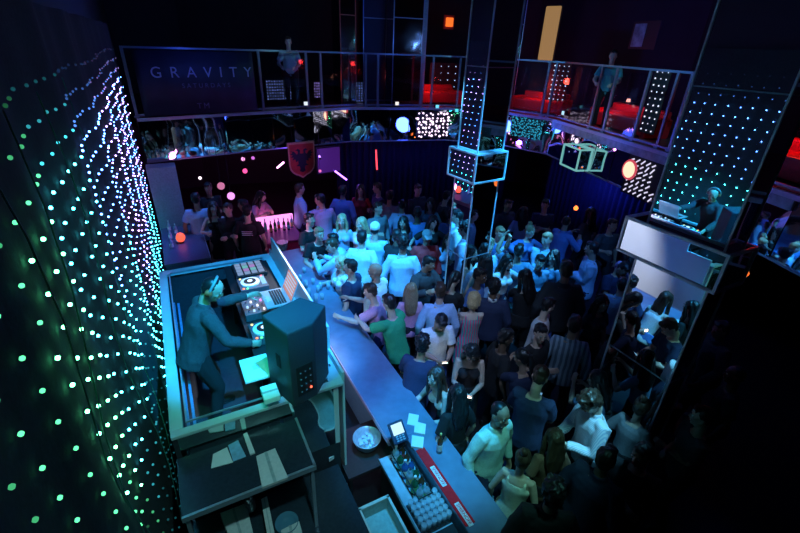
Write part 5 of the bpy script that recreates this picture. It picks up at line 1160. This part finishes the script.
# ------------------------------------------------------------------ lights
def spot(loc, tgt, col, w, ang, blend=.6, rad=.06, name='stage_spot'):
    l = bpy.data.lights.new(name, 'SPOT'); l.energy = w; l.color = col; l.spot_size = R(ang); l.spot_blend = blend; l.shadow_soft_size = rad
    o = bpy.data.objects.new(name, l); C.objects.link(o); o.location = loc; o.rotation_euler = (V(tgt)-V(loc)).to_track_quat('-Z', 'Y').to_euler(); return o
def point(loc, col, w, rad=.1):
    l = bpy.data.lights.new('lamp_light', 'POINT'); l.energy = w; l.color = col; l.shadow_soft_size = rad
    o = bpy.data.objects.new('lamp_light', l); C.objects.link(o); o.location = loc; return o
CY = (.03, .42, 1.0); BL = (.02, .10, 1.0)
spot((-1.0, 5.0, 6.3), at(362, 243, 1.6), CY, 3300, 36, .8)                # cluster at the far bar
spot((1.6, 5.2, 6.3), at(395, 262, 1.5), (.05, .45, 1), 1500, 32, .8)
spot((2.2, 5.6, 6.3), at(505, 255, 1.5), CY, 2300, 28, .8)               # blue group right of the column
spot((-.5, 6.5, 6.3), at(525, 250, 1.5), (.1, .6, 1), 1900, 9, .3)
spot((3.5, 9.5, 6.3), at(487, 262, 1.5), (.1, .6, 1), 1900, 9, .3)
spot((3.9, 8.5, 6.3), at(547, 262, 1.5), (.1, .55, 1), 1600, 8, .3)
spot((.3, 3.0, 6.3), at(428, 432, 1.1), (.02, .42, 1), 1700, 26, 1)      # bar top
spot((.0, 3.6, 6.3), at(370, 350, 1.1), (.06, .22, 1), 900, 36, 1)
spot((.9, 2.2, 6.3), at(455, 315, 1.5), (.36, .58, 1), 560, 36, .9)        # white tee, striped dress
spot((1.5, 1.6, 6.3), at(503, 442, 1.4), (.22, .9, .8), 420, 22, .9)
spot((2.5, 2.2, 6.3), at(590, 425, 1.4), (.15, .65, 1), 1500, 13, .8)
spot((3.0, 4.2, 6.3), at(600, 260, 1.5), (.06, .3, 1), 620, 28, .8)
spot((-.2, 2.2, 6.0), rm(.55, 4.4, 2.0), (.02, .42, 1), 2300, 36, .5)        # booth
spot(rm(.2, 1.6, 5.6), rm(.1, 3.7, 2.2), (.02, .8, .4), 300, 28, .8)
spot(rm(3.2, 6.2, 6.2), rm(1.1, 4.7, 1.9), (.75, .8, .95), 2800, 20, .8)      # booth front, seen in the large column
spot((.3, .6, 6.0), at(262, 478, 1.5), (.3, .75, .8), 320, 34, 1)  # added fill to brighten the papers and cartons
spot((.3, .8, 6.0), at(405, 475, 1.0), (.25, .75, .95), 260, 26, 1)  # added teal fill over the bottles and glasses
spot((-4.0, 9.0, 6.0), at(205, 222, 1.2), (.08, .25, 1), 480, 34, .9)
spot((-1.5, 8.0, 6.0), at(320, 215, 1.3), (.15, .22, 1), 420, 30, .9)
spot(rm(1.5, 8.0, 6.3), rm(-.5, 8.6, 2.2), (.06, .12, 1), 900, 30, .8)      # added for the blue-violet haze at the far end of the light curtain
spot(rm(.3, 5.6, 4.4), rm(.68, 4.5, 2.05), (.6, .65, 1), 40, 34, .7)  # added small light to brighten the deck gear
spot(rm(-.3, 2.2, 3.9), rm(.75, 3.1, 2.3), (.02, 1, .6), 60, 40, .6)  # added green spot standing in for the light curtain's glow on the speaker
spot(rm(1.4, 3.4, 3.6), at(367, 437, .85), (.6, .5, 1), 30, 24, .8)  # added violet spot to lift the dark ice bowl
spot((3.6, 7.5, 6.0), at(640, 140, 3.0), (.15, .6, .8), 260, 40, .9)  # added cyan fill for the right balcony edge
spot((5.0, 9.5, 5.6), (6.8, 15, 5.2), (.06, .08, 1), 120, 90, 1)  # added blue fill for the upper right back wall
point(at(280, 215, 1.9), (1, .25, .8), 12); point((-4.5, 12.9, 2.0), (1, .1, .5), 22); point(at(335, 172, 1.9), (.25, .08, 1), 22)
for px, w, col, b in ((443, 60, (1, .06, .04), .6), (525, 60, (1, .05, .04), .6), (590, 60, (1, .05, .16), .6), (400, 14, (1, .2, .15), 1.6), (770, 30, (1, .03, .02), .8), (345, 7, (1, .3, .2), .6)):
    p, t = hit(px); n = V((-t.y, t.x, 0)); point(p+n*b+ZZ*(ZF+.75), col, w*.26, .1)
for px, col, w in ((200, (.06, .12, 1), 16), (292, (.3, .9, .9), 8), (400, (.06, .2, 1), 12), (640, (.05, .3, .9), 14), (560, (.1, .6, .9), 10)):
    p, t = hit(px); n = V((-t.y, t.x, 0)); point(p-n*1.2+ZZ*4.9, col, w, .1)
point((1, 8, 6.2), BL, 30, .4); point((3, 4.5, 6.2), BL, 12, .4)
point((.5, 12.3, 2.6), (.05, .1, 1), 18, .2)
point((4.6, 10.6, 2.0), (.04, .08, 1), 40, .2)  # added blue fill for the drape under the right balcony

sc = bpy.context.scene
w = bpy.data.worlds.new('world'); sc.world = w; w.use_nodes = True; w.node_tree.nodes['Background'].inputs[0].default_value = (.02, .05, .2, 1); w.node_tree.nodes['Background'].inputs[1].default_value = .01
vs = sc.view_settings; sc.display_settings.display_device = 'sRGB'; vs.view_transform = 'Standard'; vs.look = 'None'; vs.exposure = 0; vs.gamma = 1; vs.use_curve_mapping = False
